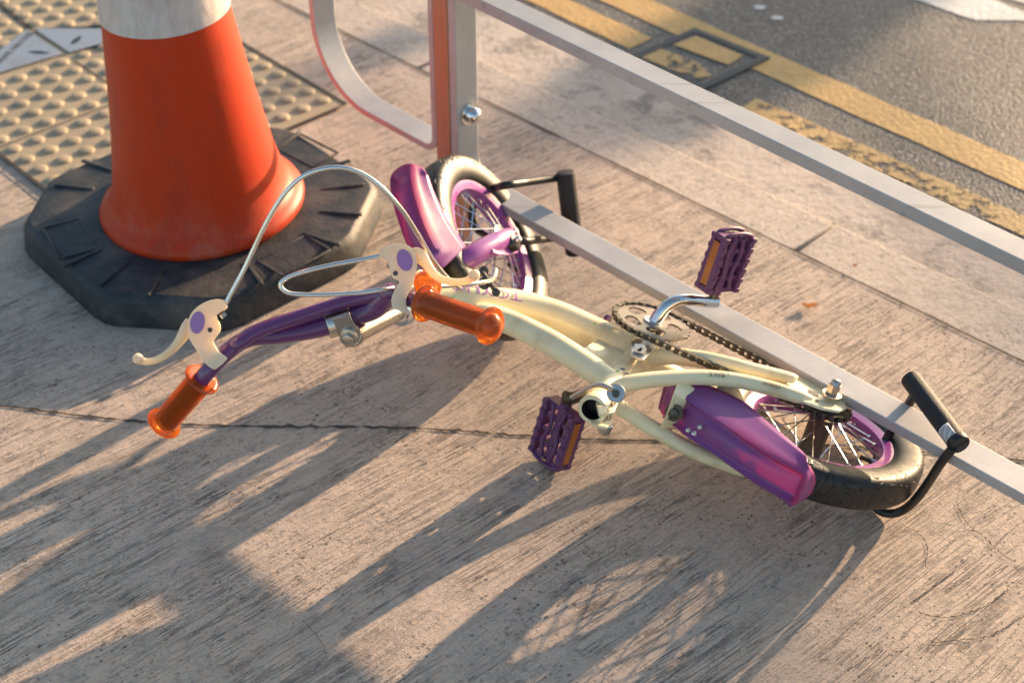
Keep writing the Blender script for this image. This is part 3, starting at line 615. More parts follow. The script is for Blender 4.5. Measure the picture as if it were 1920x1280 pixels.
# ================================================================== bicycle
N = V((.255, .204, .945)).normalized(); NF = V((.815, -.11, .57)).normalized()
SB = .992
CR = CAM + (V((.4135, 1.627, .083)) - CAM) * SB; CF = CAM + (V((-.043, 2.015, .131)) - CAM) * SB
def pl(px, py, off=0): return onp(px, py, N, CR, off)
def pf(px, py, off=0): return onp(px, py, NF, CF, off)
bike = thing('bicycle', 'small cream and purple child bicycle lying on its side against the barrier, saddle missing', 'bicycle', (.2, 1.8, 0))
BB = pl(1222, 606, .045) - N * .045
RT, RM = .150, .0248
def wheel(c, n, rear):
    n = n.normalized(); a = (V((0, 0, 1)) - n * n.z).normalized(); b = n.cross(a)
    # rim: channel with rolled lips (closed profile of (offset along axle, radius))
    mb = MB(); prof = [(.0165, .1045), (.0165, .1075), (.0145, .1075), (.0135, .1020), (-.0135, .1020), (-.0145, .1075), (-.0165, .1075), (-.0165, .1045), (-.0150, .0985), (-.0135, .0925), (-.008, .0905), (.008, .0905), (.0135, .0925), (.0150, .0985)]
    mb.lathe(c, n, prof, 120, closed=True, ref=a); wh = obj('wheel', mb, M['rim'], bike, ang=50)
    # tyre with a squarish tread; attribute 'tread' is 1 on the tread band
    mb = MB(); prof = []
    for k in range(28):
        t = 2 * math.pi * k / 28; x = math.cos(t); y = math.sin(t)
        px_ = (abs(x) ** (.50 if x > 0 else .85)) * math.copysign(1, x); py_ = (abs(y) ** (.62 if x > 0 else .9)) * math.copysign(1, y)
        prof.append((RM * py_ * 1.02, RT - .0245 + .0245 * px_))
    mb.lathe(c, n, prof, 160, closed=True, ref=a); ty = obj('tyre', mb, M['rubber'], wh, ang=80)
    at = ty.data.attributes.new('tread', 'FLOAT', 'POINT')
    orgv = V(ty['_o'])
    for i, v in enumerate(ty.data.vertices):
        p = v.co + orgv - c; rad = (p - n * p.dot(n)).length
        at.data[i].value = max(0, min(1, (rad - RT + .016) / .006))
    # raised bead line
    mb = MB(); mb.lathe(c, n, [(.0185, .1105), (.0200, .1115), (.0185, .1125), (.017, .1115)], 120, closed=True, ref=a); mb.lathe(c, n, [(-.0185, .1105), (-.0200, .1115), (-.0185, .1125), (-.017, .1115)], 120, closed=True, ref=a); obj('sidewall_bead', mb, M['rubber'], wh, ang=80)
    # hub and spokes
    mb = MB(); hr = .017 if rear else .0125; w2 = .040
    mb.lathe(c, n, [(-w2 - .004, .008), (-w2 - .003, .0195), (-w2, .021), (-w2 + .002, .0195), (-w2 + .004, hr), (0, hr * .96), (w2 - .009, hr), (w2 - .007, .0215), (w2 - .004, .0215), (w2 - .003, .012), (w2 + .006, .011), (w2 + .007, .005), (.062, .0045), (.062, .0001)], 32, ref=a)
    mb.lathe(c, n, [(-.062, .0001), (-.062, .0045), (-w2, .0045)], 16, ref=a)
    obj('hub', mb, M['dark'] if rear else M['chrome'], wh)
    mb = MB(); ns = 10
    for side in (1, -1):
        for k in range(ns):
            for tw in (1, -1):
                t = 2 * math.pi * (k + (.0 if tw > 0 else .34) + (.25 if side < 0 else 0)) / ns; th_ = t + tw * .62
                p0 = c + n * (side * (w2 - .006)) + (a * math.cos(t) + b * math.sin(t)) * .019
                p1 = c + n * (side * .005) + (a * math.cos(th_) + b * math.sin(th_)) * .0915
                mb.tube([p0, p1], .00105, 6)
                mb.tube([p1, p1 + (p0 - p1).normalized() * .009], .0021, 6)
    obj('spokes', mb, M['chrome'], wh)
    # valve
    t = 2.0 if rear else 3.6; d = a * math.cos(t) + b * math.sin(t); mb = MB(); mb.tube([c + d * .0915, c + d * .066], .0032, 8); obj('valve', mb, M['black'], wh)
    return wh, a, b
CRW = CAM + (CR - CAM) * 1.0125
wr, ra, rb = wheel(CRW, N, True)
wf, fa, fb = wheel(CF, NF, False)
# flat-faced axle nuts
def nut(c, n, h=.014, r=.0095, acorn=True):
    mb = MB(); mb.lathe(c, n, [(0, r * 1.45), (.0022, r * 1.45)], 24); mb.lathe(c + n * .0022, n, [(0, r), (h, r), (h + .001, r * .9)], 6)
    if acorn: mb.lathe(c + n * (.002 + h), n, [(0, r * .78), (.004, r * .72), (.0075, r * .45), (.0085, .0001)], 16)
    obj('axle_nut', mb, M['steel'], bike, ang=30)
nut(CR + N * .066, N); nut(CR - N * .063, -N); nut(CF - NF * .056, -NF)
# ---------------- frame
frame_pts = MB()
def tubepx(mb, pts, rad, k=6, n=18):
    """pts: (px,py,off) or (px,py,off,r) in the frame plane"""
    q = [(*pl(p[0], p[1], p[2]), p[3] if len(p) > 3 else rad) for p in pts]; s = smooth(q, k); mb.tube([V(x[:3]) for x in s], [x[3] for x in s], n)
fr = MB()
A1 = pl(828, 512); A2 = pl(752, 583); SA = (A1 - A2).normalized()
hd0 = A1 - SA * .030; hd1 = A2 + SA * .012
fr.tube([hd0, hd1], .0175, 24); fr.tube([hd0, hd0 - SA * .008], .0195, 24); fr.tube([hd1, hd1 + SA * .008], .0195, 24)
tubepx(fr, [(800, 556, 0, .0185), (850, 556, 0, .021), (905, 566, 0, .0225), (970, 573, 0, .023), (1040, 592, 0, .023), (1110, 622, 0, .023), (1165, 648, 0, .0225), (1195, 660, 0, .02)], .022)
tubepx(fr, [(890, 584, .0, .012), (912, 590, 0, .0165), (960, 606, 0, .0175), (1030, 641, 0, .0180), (1090, 678, 0, .0178), (1140, 712, 0, .0172), (1158, 722, 0, .016)], .0175)
st_top = pl(1110, 768); st_dir = (st_top - BB).normalized()
fr.tube([BB, BB + st_dir * .10, st_top - st_dir * .018], [.0175, .0175, .0165], 26)
fr.tube([BB - N * .036, BB + N * .036], .0205, 26)
# gusset between the two main tubes
g = [pl(1120, 640), pl(1185, 655), pl(1150, 700), pl(1090, 660)]
fr.plate([p - N * .004 for p in g], N * .008)
# stays
tubepx(fr, [(1222, 672, .012, .012), (1262, 668, .030, .0118), (1330, 676, .046, .0118), (1400, 693, .054, .0116), (1478, 712, .056, .0112), (1492, 717, .056, .008)], .0115)
tubepx(fr, [(1222, 678, -.012, .012), (1265, 700, -.030, .0118), (1340, 735, -.046, .0115), (1420, 780, -.054, .011), (1490, 830, -.056, .010)], .0115)
tubepx(fr, [(1150, 730, .010, .009), (1180, 718, .022, .0108), (1240, 710, .034, .0108), (1310, 707, .044, .0106), (1380, 713, .052, .0103), (1450, 729, .056, .010), (1500, 744, .057, .009), (1520, 748, .057, .006)], .0105)
tubepx(fr, [(1140, 748, -.010, .010), (1165, 764, -.022, .0108), (1215, 797, -.036, .0108), (1290, 840, -.046, .0105), (1370, 872, -.052, .010), (1450, 890, -.056, .0095), (1510, 885, -.057, .009)], .0105)
frame = obj('frame', fr, M['cream'], bike, ang=50)
# bridge strap with bolt
mb = MB(); q = [pl(1288, 718, .034), pl(1275, 745, .022), pl(1264, 772, .0), pl(1256, 792, -.018), pl(1252, 806, -.036)]
e_ = (pl(1300, 772) - pl(1264, 772)).normalized()
w_ = [.0135, .0115, .0108, .0112, .0135]; vs_ = []
for i, p in enumerate(q):
    t_ = (q[min(i + 1, 4)] - q[max(i - 1, 0)]).normalized(); e2_ = (e_ - t_ * e_.dot(t_)).normalized(); nn = t_.cross(e2_); nn = nn if nn.dot(CAM - p) > 0 else -nn
    vs_ += [p + e2_ * w_[i] + nn * .001, p - e2_ * w_[i] + nn * .001, p - e2_ * w_[i] - nn * .001, p + e2_ * w_[i] - nn * .001]
mb.add(vs_, [(i * 4 + k, i * 4 + (k + 1) % 4, i * 4 + 4 + (k + 1) % 4, i * 4 + 4 + k) for i in range(4) for k in range(4)] + [(0, 1, 2, 3), (16, 17, 18, 19)])
br_ = obj('stay_bridge', mb, M['cream'], bike, bevel=.0006)
bd = (CAM - q[2]); bd = (bd - (q[3] - q[1]).normalized() * bd.dot((q[3] - q[1]).normalized())).normalized()
mb = MB(); mb.lathe(q[2] + bd * .001, bd, [(0, .0125), (.0025, .0125), (.0027, .0075), (.006, .0070), (.0075, .0045), (.008, .0001)], 20); obj('bolt', mb, M['dark'], br_)
# right and left dropout plates
mb = MB(); mb.plate([pl(x, y, .0585) for x, y in ((1474, 716), (1492, 703), (1520, 712), (1546, 724), (1572, 738), (1584, 752), (1588, 764), (1574, 770), (1540, 764), (1508, 752), (1490, 738))], N * -.004); dp = obj('dropout', mb, M['cream'], bike, bevel=.001)
mb = MB()
mb.plate([pl(x, y, .0592) for x, y in ((1516, 729), (1532, 736), (1536, 742), (1528, 742), (1515, 735))], N * .0002)
mb.plate([pl(x, y, .0592) for x, y in ((1529, 748), (1536, 750), (1535, 753), (1529, 752))], N * .0002); obj('slot', mb, M['black'], dp, sm=False)
mb = MB(); mb.plate([pl(x, y, -.0575) for x, y in ((1490, 850), (1520, 840), (1550, 856), (1560, 872), (1540, 885), (1505, 880))], N * .004); obj('dropout', mb, M['cream'], bike, bevel=.001)
# seat clamp
mb = MB(); st_n = (CAM - st_top); st_n = (st_n - st_dir * st_n.dot(st_dir)).normalized()
sid = st_dir.cross(N).normalized()
mb.lathe(st_top - st_dir * .020, st_dir, [(0, .0165), (0, .0188), (.0005, .0195), (.019, .0195), (.0203, .0185), (.0203, .0142), (-.03, .0142), (-.03, .0001)], 40)
ear = pl(1140, 772, 0); ec = st_top - st_dir * .010
mb2 = [pl(1118, 752, .012), pl(1150, 742, .012), pl(1160, 752, .012), pl(1152, 772, .012), pl(1124, 776, .012)]
mb.plate(mb2, N * -.004)
mb2 = [pl(1104, 787, -.012), pl(1130, 790, -.012), pl(1145, 784, -.012), pl(1150, 792, -.012), pl(1138, 800, -.012), pl(1114, 796, -.012)]
mb.plate(mb2, N * -.004)
cl = obj('seat_clamp', mb, M['cream'], bike, bevel=.0006, ang=40)
mb = MB(); mb.lathe(st_top - st_dir * .0205, st_dir, [(.0002, .0141), (.0202, .0141), (.0202, .0139), (-.0, .0139)], 40, closed=True); mb.lathe(st_top - st_dir * .0172, st_dir, [(0, .0001), (0, .0141)], 40); obj('tube_mouth', mb, M['black'], cl)  # black disc stands in for the shade inside the open seat tube
b0 = RD(1155, 737, depth(st_top) - .012); b1 = RD(1133, 806, depth(st_top) + .030); bdv = (b1 - b0).normalized()
mb = MB(); mb.tube([b0, b1], .0040, 12); mb.lathe(b1 - bdv * .014, bdv, [(0, .0088), (.001, .0098), (.006, .0098), (.0065, .0088), (.007, .0092), (.016, .0088), (.017, .0070), (.0175, .003), (.019, .003), (.019, .0001)], 20)
obj('clamp_bolt', mb, M['steel'], cl)
vd = (CAM - b0).normalized()
mb = MB(); mb.lathe(b0 - vd * .006, vd, [(0, .0113), (.001, .0122), (.008, .0122), (.0088, .0115), (.0088, .0055), (.005, .0052), (.005, .0001)], 28)
lv = smooth([(*RD(1150, 731, depth(b0)), .0075), (*RD(1128, 722, depth(b0) + .004), .0070), (*RD(1108, 726, depth(b0) + .012), .0060), (*RD(1090, 735, depth(b0) + .02), .0058), (*RD(1072, 745, depth(b0) + .028), .0048)], 6)
mb.tube([V(x[:3]) for x in lv], [x[3] for x in lv], 14, flat=.6, up=vd); obj('release_lever', mb, M['alloy'], cl)
mb = MB(); mb.lathe(b0 - vd * .005, vd, [(.0115, .0045), (.0116, .0001)], 12); obj('bolt_head', mb, M['dark'], cl)
# small plate with a hole beside the chainring
mb = MB(); pc = pl(1203, 652, .038)
mb.plate([pl(x, y, .036) for x, y in ((1183, 634), (1215, 636), (1232, 650), (1207, 674), (1184, 664))], N * -.003)
mpl = obj('mounting_plate', mb, M['steel'], bike, bevel=.0008)
mb = MB(); f_ = [RD(1190, 643, depth(pc) - .014), RD(1207, 645, depth(pc) - .014), RD(1213, 655, depth(pc) - .012), RD(1203, 670, depth(pc) - .010), RD(1186, 664, depth(pc) - .012)]
mb.plate(f_, (pc - CAM).normalized() * .003); tb_ = obj('tab', mb, M['steel'], mpl, bevel=.0006)
mb = MB(); hc = RD(1199, 654, depth(pc) - .0127); mb.lathe(hc, (CAM - hc), [(0, .0036), (.0004, .0036)], 16); obj('hole', mb, M['black'], tb_)
# decals and lettering on the frame
def dec(txt, px, py, off, pxb, pyb, r, size, mat, par, tilt, cx=None, stretch=1.0):
    c = pl(px, py, off); d = (pl(pxb, pyb, off) - c).normalized(); v = (CAM - c).normalized(); v = (v - d * v.dot(d)).normalized(); s = d.cross(v)
    # rotate the outward normal away from the camera by tilt (towards the far upper side)
    nr = v * math.cos(tilt) + s * math.sin(tilt); return text_tube(txt, c, d, nr, r, size, mat, par, stretch=stretch)
dec('TOYLIC', 905, 566, 0, 865, 559, .0229, .024, M['inkp'], frame, R_(48), stretch=1.25)
dec('CAGE BIKE', 1360, 710, .050, 1340, 708, .0110, .0105, M['ink'], frame, R_(30), stretch=1.25)
dec('VINTAGE', 1450, 729, .056, 1432, 724, .0106, .0065, M['inkr'], frame, R_(24), stretch=1.3)
def blot(px, py, off, size, mat, seed, par=None, asp=1.6):
    """little leaf decal lying on a tube surface facing the camera"""
    c = pl(px, py, off); v = (CAM - c).normalized(); c = c + v * .0; a = V((1, 0, 0)); a = (a - v * a.dot(v)).normalized(); b = v.cross(a); mb = MB(); ps = []
    for k in range(14):
        t = 2 * math.pi * k / 14; r = size * (1 + .5 * noise.noise(V((math.cos(t) * 1.5, math.sin(t) * 1.5, seed)))); ps.append(c + a * (r * asp * math.cos(t)) + b * (r * .6 * math.sin(t)))
    mb.plate(ps, v * -.0004); obj('decal', mb, mat, frame, sm=False)
for (x, y, o_, s, m_, sd) in ((846, 559, .0212, .0035, 'inkg', 1), (868, 566, .0215, .0017, 'inkb', 2), (1166, 692, .0176, .0030, 'inkb', 3), (1174, 700, .0172, .0022, 'inkb', 4), (1158, 696, .0178, .0022, 'inkg', 5), (1116, 606, .022, .0018, 'inkg', 6)):
    blot(x, y, o_, s, M[m_], sd)
mb = MB(); cpt = pl(1134, 600, .004); dv = (pl(1140, 606) - pl(1120, 596)).normalized(); mb.tube([cpt, cpt + dv * .006], .010, 16); obj('cable_stop', mb, M['purple'], bike)
# ---------------- fenders
def fender(Cs, Es, hw, lf, nrm, pfun, name, pw=2.6, front=False):
    """Cs: crown line (on the wheel plane), Es: right edge line (off = hw), both as pixels of the photo unprojected on the wheel's own planes"""
    k = 8; pk = {}; Cq = smooth([pfun(x, y, 0) for x, y in Cs], k); Eq = smooth([pfun(x, y, hw) for x, y in Es], k); m = len(Cq); W_ = 30; vs_ = []
    for i in range(m):
        c = V(Cq[i]); e = V(Eq[i]) - nrm * hw; u = i / (m - 1); drop = e - c
        tg = (V(Cq[min(i + 1, m - 1)]) - V(Cq[max(i - 1, 0)])).normalized(); out = tg.cross(nrm); out = out if out.dot(drop) < 0 else -out
        if u <= .80: tgF, outF = tg, out
        else: out = (outF * (1 - (u - .8)) + out * (u - .8)).normalized(); tg = tgF
        for j in range(W_ + 1):
            s = 1 - 2 * j / W_; f = abs(s) ** pw; q3 = max(0, (u - .76) / .24)
            p = c + out * .003 + nrm * (s * hw * (1 - .12 * q3 ** 3)) + drop * (f if s > 0 else f * lf) * (1 - .35 * q3 ** 2) - tg * (abs(s) ** 2.6 * .020 * q3 ** 1.5) - out * (.014 * max(0, (u - .86) / .14) ** 2.4)
            du = min(u * 7, (1 - u) * 7, 1.6); ds = (1 - abs(s)) * 2.1; dd = min(du, ds)
            h = .0095 * math.exp(-((dd - .78) / .22) ** 2) - (.0022 * min(1, (dd - .95) / .25) if dd > .95 else 0)
            vs_.append(p + out * h)
            uu = max(0, min(1, (u - .32) / .2)) if front is False else max(0, min(1, (u - .12) / .2)); uu = uu * uu * (3 - 2 * uu)
            if front: a_ = uu * max(0, min(1, (dd - .25) / .35)) * (.55 + .45 * math.exp(-((dd - .85) / .35) ** 2))
            else: a_ = uu * max(math.exp(-((dd - .95) / .30) ** 2) * (1 if s > 0 or u > .8 else .15), max(0, (u - .90) / .10) * .8)
            q_ = p + out * h; pk[tuple(round(x, 5) for x in q_)] = a_
    fs_ = [(i * (W_ + 1) + j, i * (W_ + 1) + j + 1, (i + 1) * (W_ + 1) + j + 1, (i + 1) * (W_ + 1) + j) for i in range(m - 1) for j in range(W_)]
    mb = MB(); mb.add(vs_, fs_); o = obj(name, mb, M['fender'], bike, ang=70, solid=.0022); at = o.data.attributes.new('pink', 'FLOAT', 'POINT'); og = V(o['_o'])
    for i, v in enumerate(o.data.vertices):
        p = v.co + og; key = tuple(round(x, 5) for x in p); a_ = pk.get(key)
        if a_ is None: a_ = pk[min(pk, key=lambda k_: (k_[0] - p.x) ** 2 + (k_[1] - p.y) ** 2 + (k_[2] - p.z) ** 2)]
        at.data[i].value = a_
    return o
fC = [(1246, 712), (1268, 755), (1305, 793), (1350, 825), (1392, 853), (1437, 881), (1482, 904), (1504, 913), (1522, 920)]
fE = [(1258, 694), (1285, 706), (1330, 722), (1392, 750), (1441, 790), (1480, 822), (1508, 847), (1523, 863), (1535, 878)]
fe = fender(fC, fE, .034, .6, N, pl, 'fender')
mb = MB()
for (x, y) in ((1290, 806), (1301, 812), (1312, 800)):
    pp = pl(x, y, -.004); od = (pp - CR); od = (od - N * od.dot(N)).normalized(); vv = (CAM - pp).normalized(); mb.lathe(pp + vv * .020, vv, [(-.004, .0032), (.001, .003), (.0018, .0015), (.002, .0001)], 12)
obj('rivets', mb, M['steel'], fe)
gC = [(815, 512), (795, 478), (777, 440), (765, 400), (757, 362), (757, 333), (768, 308)]
gE = [(874, 460), (857, 438), (842, 415), (826, 385), (812, 353), (803, 327), (796, 306)]
fe2 = fender(gC, gE, .030, .9, NF, pf, 'fender', 2.5, True)
# ---------------- fork, headset, stem, handlebar
mb = MB(); crown = A1 + SA * .004
mb.tube([crown - SA * .02, crown + SA * .004], [.018, .0205], 24)
for s in (1, -1):
    k0_ = crown - SA * .002 + NF * (s * .016); k1_ = crown + SA * .016 + NF * (s * .043); k2_ = (crown + CF) / 2 + NF * (s * .050); k3_ = CF + NF * (s * .050) - SA * .010
    q = smooth([(*k0_, .0165), (*k1_, .0170), (*k2_, .0168), (*(k2_ * .4 + k3_ * .6), .0155), (*k3_, .0125)], 8); mb.tube([V(x[:3]) for x in q], [x[3] for x in q], 22)
fk = obj('fork', mb, M['fork'], bike, ang=50)
mb = MB(); o5 = .052
mb.plate([pf(x, y, o5) for x, y in ((922, 462), (940, 446), (958, 436), (974, 446), (978, 462), (972, 474), (955, 478), (936, 478), (925, 474))], NF * -.004); obj('dropout', mb, M['fork'], fk, bevel=.001)
mb = MB(); cx = pf(957, 456, .053); mb.lathe(cx, NF, [(0, .0145), (.006, .0145), (.010, .012), (.0125, .006), (.013, .0001)], 24); obj('axle_cap', mb, M['black'], fk)
cx = cx + NF * .013; mb = MB(); mb.lathe(cx, NF, [(-.002, .006), (.004, .0055), (.006, .003), (.0062, .0001)], 12); obj('axle_nut', mb, M['chrome'], bike)
mb = MB(); mb.lathe(A2 + SA * .012, -SA, [(0, .0175), (.001, .021), (.008, .0215), (.009, .0185), (.012, .0185), (.0125, .020), (.018, .020), (.019, .014), (.022, .012), (.022, .0001)], 32); obj('headset', mb, M['chrome'], bike, ang=30)
clampc = RD(634, 601, 2.015)
mb = MB(); q0 = A2 - SA * .005; q1 = RD(662, 628, 2.0)
q = smooth([(*q0, .0115), (*(q0 * .6 + q1 * .4), .0115), (*(q0 * .25 + q1 * .75), .0125), (*q1, .0135)], 6); mb.tube([V(x[:3]) for x in q], [x[3] for x in q], 18, flat=.85)
bar = [(918, 610, 1.868, .0104), (860, 591, 1.905, .0108), (797, 569, 1.945, .0108), (765, 558, 1.965, .0110), (742, 552, 1.985, .0118), (722, 560, 2.0, .0140), (700, 577, 2.012, .0152), (668, 589, 2.016, .0152), (634, 601, 2.015, .0150), (600, 611, 2.008, .0145), (560, 621, 2.0, .0128), (520, 628, 1.99, .0115), (480, 632, 1.98, .0108), (452, 641, 1.968, .0108), (425, 660, 1.955, .0108), (400, 685, 1.948, .0108), (378, 711, 1.955, .0108), (345, 752, 1.98, .0108), (311, 791, 2.003, .0104)]
def rdt(pts, k=6): q = smooth([(*RD(p[0], p[1], p[2]), p[3]) for p in pts], k); return [V(x[:3]) for x in q], [x[3] for x in q]
lug = MB(); bdir = (RD(600, 611, 2.008) - RD(668, 589, 2.016)).normalized()
mb.lathe(clampc - bdir * .0165, bdir, [(0, .0152), (0, .0182), (.001, .019), (.032, .019), (.033, .0182), (.033, .0152)], 32)
vl = (CAM - clampc).normalized()
bo = RD(654, 632, 1.995)
pr = [RD(x, y, 1.992 + (y - 620) * .0006) for x, y in ((622, 598), (655, 590), (668, 612), (682, 632), (678, 644), (664, 651), (648, 650), (638, 640), (634, 622))]
mb.plate(pr, -vl * .014); stem = obj('stem', mb, M['alloy'], bike, bevel=.002, ang=40)
mb = MB(); mb.lathe(bo, (vl + V((-.2, 0, -.55))).normalized(), [(-.004, .0118), (.0015, .0118), (.002, .0108)], 24); mb.lathe(bo, (vl + V((-.2, 0, -.55))).normalized(), [(.002, .0082), (.0075, .0080), (.008, .007)], 6); obj('clamp_bolt', mb, M['steel'], stem, ang=30)
mb = MB(); p_, r_2 = rdt(bar); mb.tube(p_, r_2, 22)
p_, r_2 = rdt([(436, 652, 1.958, .0085), (452, 640, 1.955, .0092), (476, 624, 1.962, .0092), (520, 607, 1.972, .0092), (580, 587, 1.985, .0092), (640, 568, 1.995, .0092), (672, 559, 2.0, .0092), (700, 553, 2.0, .0098), (735, 545, 1.995, .0105)]); mb.tube(p_, r_2, 18)
# welds
for (x, y, D, r) in ((446, 644, 1.957, .0105), (728, 552, 1.995, .0142)):
    mb.lathe(RD(x, y, D) - vl * r, vl, [(0, .0001), (r * .3, r * .7), (r, r), (r * 1.7, r * .7), (2 * r, .0001)], 18)
hb = obj('handlebar', mb, M['purple'], bike, ang=60)
def grip(a, b, da, db):
    a = RD(a[0], a[1], da); b = RD(b[0], b[1], db); ax = (b - a).normalized(); Lg = (b - a).length; mb = MB(); prof = [(-.0005, .0112), (-.0012, .0190), (-.0006, .0226), (.0006, .0234), (.0018, .0228), (.0026, .0195), (.0040, .0172), (.0065, .0162)]
    h = .0075; nr = 30; step = (Lg - .0175) / nr
    for i in range(nr): prof += [(h + step * .08, .0155), (h + step * .3, .0170), (h + step * .7, .0170), (h + step * .92, .0155)]; h += step
    prof += [(Lg - .0092, .0168), (Lg - .0072, .0192), (Lg - .0056, .0222), (Lg - .0040, .0233), (Lg - .0026, .0230), (Lg - .0014, .0205), (Lg - .0004, .0160), (Lg + .0020, .0148), (Lg + .0055, .0120), (Lg + .0085, .0075), (Lg + .0100, .0030), (Lg + .0102, .0001)]
    mb.lathe(a, ax, prof, 48); return obj('grip', mb, M['orange_grip'], bike, ang=50)
grip((797, 569), (923, 612), 1.945, 1.866); grip((379, 710), (305, 796), 1.955, 2.006)
# brake levers
def outline_plate(pts, D, th, dz=None):
    v = None; mb = MB(); ps = [RD(x, y, D + (dz(x, y) if dz else 0)) for x, y in pts]; c = sum(ps, V()) / len(ps); v = (c - CAM).normalized(); mb.plate(ps, v * th); return mb
def lever(body, D, th, blade, badge, screw, tilt=None):
    sp = smooth(body + [body[0]], 3)[:-1]; mb = outline_plate(sp, D, th, tilt); o = obj('brake_lever', mb, M['cream_plastic'], bike, bevel=.0045, ang=60)
    o.modifiers['b'].segments = 5; o.modifiers['b'].angle_limit = R_(50)
    mb = MB(); q = smooth([(*RD(x, y, d), r) for x, y, d, r in blade], 7); c = RD(blade[0][0], blade[0][1], D); mb.tube([V(x[:3]) for x in q], [x[3] for x in q], 18, flat=.62, up=None)
    e = blade[-1]; ec_ = RD(e[0], e[1], e[2]); vv = (CAM - ec_).normalized(); r = e[3] * 1.12; mb.lathe(ec_ - vv * r, vv, [(0, .0001)] + [(r - r * math.cos(a), r * math.sin(a)) for a in np.linspace(.3, math.pi - .3, 9)] + [(2 * r, .0001)], 20)
    obj('lever_blade', mb, M['cream_plastic'], o, ang=70)
    bx, by, rx, ry, ta_, Db = badge; ps = []; ro = R_(ta_)
    for k in range(40):
        t = 2 * math.pi * k / 40; x = rx * math.cos(t); y = ry * math.sin(t); X = bx + x * math.cos(ro) - y * math.sin(ro); Y = by + x * math.sin(ro) + y * math.cos(ro); ps.append(RD(X, Y, D - .0011 + (tilt(X, Y) if tilt else 0)))
    mb = MB(); mb.plate(ps, (ps[0] - CAM).normalized() * .002); obj('badge', mb, M['violet_badge'], o, bevel=.0006)
    mb = MB(); sp_ = RD(screw[0], screw[1], D + (tilt(*screw[:2]) if tilt else 0)); vv = (CAM - sp_).normalized(); mb.lathe(sp_, vv, [(-.001, screw[2]), (.0006, screw[2]), (.0008, screw[2] * .6), (.0004, screw[2] * .3), (.0004, .0001)], 20); obj('screw', mb, M['dark'], o)
    return o
rb_ = [(700 + x / 8, 440 + y / 8) for x, y in ((92, 250), (130, 210), (200, 168), (300, 132), (390, 126), (470, 140), (560, 190), (622, 260), (652, 350), (655, 460), (640, 580), (610, 700), (575, 810), (530, 880), (500, 940), (492, 1020), (510, 1110), (545, 1180), (470, 1165), (380, 1140), (305, 1110), (272, 1030), (275, 940), (310, 850), (355, 770), (392, 700), (330, 672), (285, 640), (255, 560), (235, 470), (215, 385), (150, 345), (95, 318))]
rbl = [(700 + x / 8, 440 + y / 8, d, r) for x, y, d, r in ((600, 320, 1.958, .0095), (660, 300, 1.957, .0108), (730, 350, 1.956, .0108), (800, 440, 1.953, .0085), (870, 540, 1.95, .0070), (950, 620, 1.947, .0060), (1050, 675, 1.944, .0056), (1170, 705, 1.94, .0053), (1290, 710, 1.935, .0050), (1400, 690, 1.93, .0049), (1480, 640, 1.926, .0052), (1520, 600, 1.922, .0060))]
lever(rb_, 1.945, .016, rbl, (700 + 470 / 8, 440 + 382 / 8, 14.3, 20.8, -17, 0), (700 + 333 / 8, 440 + 578 / 8, .0030))
lb_ = [(240 + x / 4.41, 540 + y / 4.41) for x, y in ((800, 98), (740, 90), (670, 102), (600, 135), (545, 180), (508, 235), (490, 300), (492, 370), (515, 435), (560, 505), (605, 575), (645, 630), (700, 668), (730, 668), (780, 628), (820, 582), (800, 560), (755, 525), (725, 480), (708, 440), (735, 400), (765, 355), (765, 300), (742, 255), (735, 225), (765, 200), (822, 165), (815, 125))]
lbl = [(240 + x / 4.41, 540 + y / 4.41, d, r) for x, y, d, r in ((520, 270, 1.945, .0080), (490, 320, 1.945, .0092), (450, 400, 1.945, .0085), (400, 470, 1.943, .0068), (345, 525, 1.94, .0060), (280, 572, 1.936, .0055), (215, 600, 1.932, .0050), (150, 608, 1.928, .0048), (105, 598, 1.925, .0052), (82, 582, 1.922, .0060))]
lever(lb_, 1.932, .017, lbl, (240 + 574 / 4.41, 540 + 285 / 4.41, 13.6, 21.0, 8, 0), (240 + 678 / 4.41, 540 + 345 / 4.41, .0030))
for qa, qb in ((RD(415, 594, 1.934), RD(423, 588, 1.936)), (RD(726, 497, 1.95), RD(732, 500, 1.952))):
    mb = MB(); mb.tube([qa, qb], .003, 10); obj('adjuster_screw', mb, M['steel'], bike)
# bell
bc = RD(800, 535, 1.985); bx_ = (RD(830, 520, 1.97) - bc).normalized(); mb = MB()
mb.lathe(bc - bx_ * .004, bx_, [(0, .006), (0, .018), (.001, .0215), (.003, .0215), (.0035, .0195), (.009, .019), (.016, .0155), (.021, .009), (.0225, .0001)], 36); bell = obj('bell', mb, M['orange_grip'], bike, ang=40)
mb = MB(); mb.tube([bc - bx_ * .014, bc - bx_ * .003], .010, 16); mb.box(RD(779, 550, 1.98), bx_, V((0, 0, 1)), bx_.cross(V((0, 0, 1))), .012, .005, .012); obj('bell_base', mb, M['cream_plastic'], bell, bevel=.001)
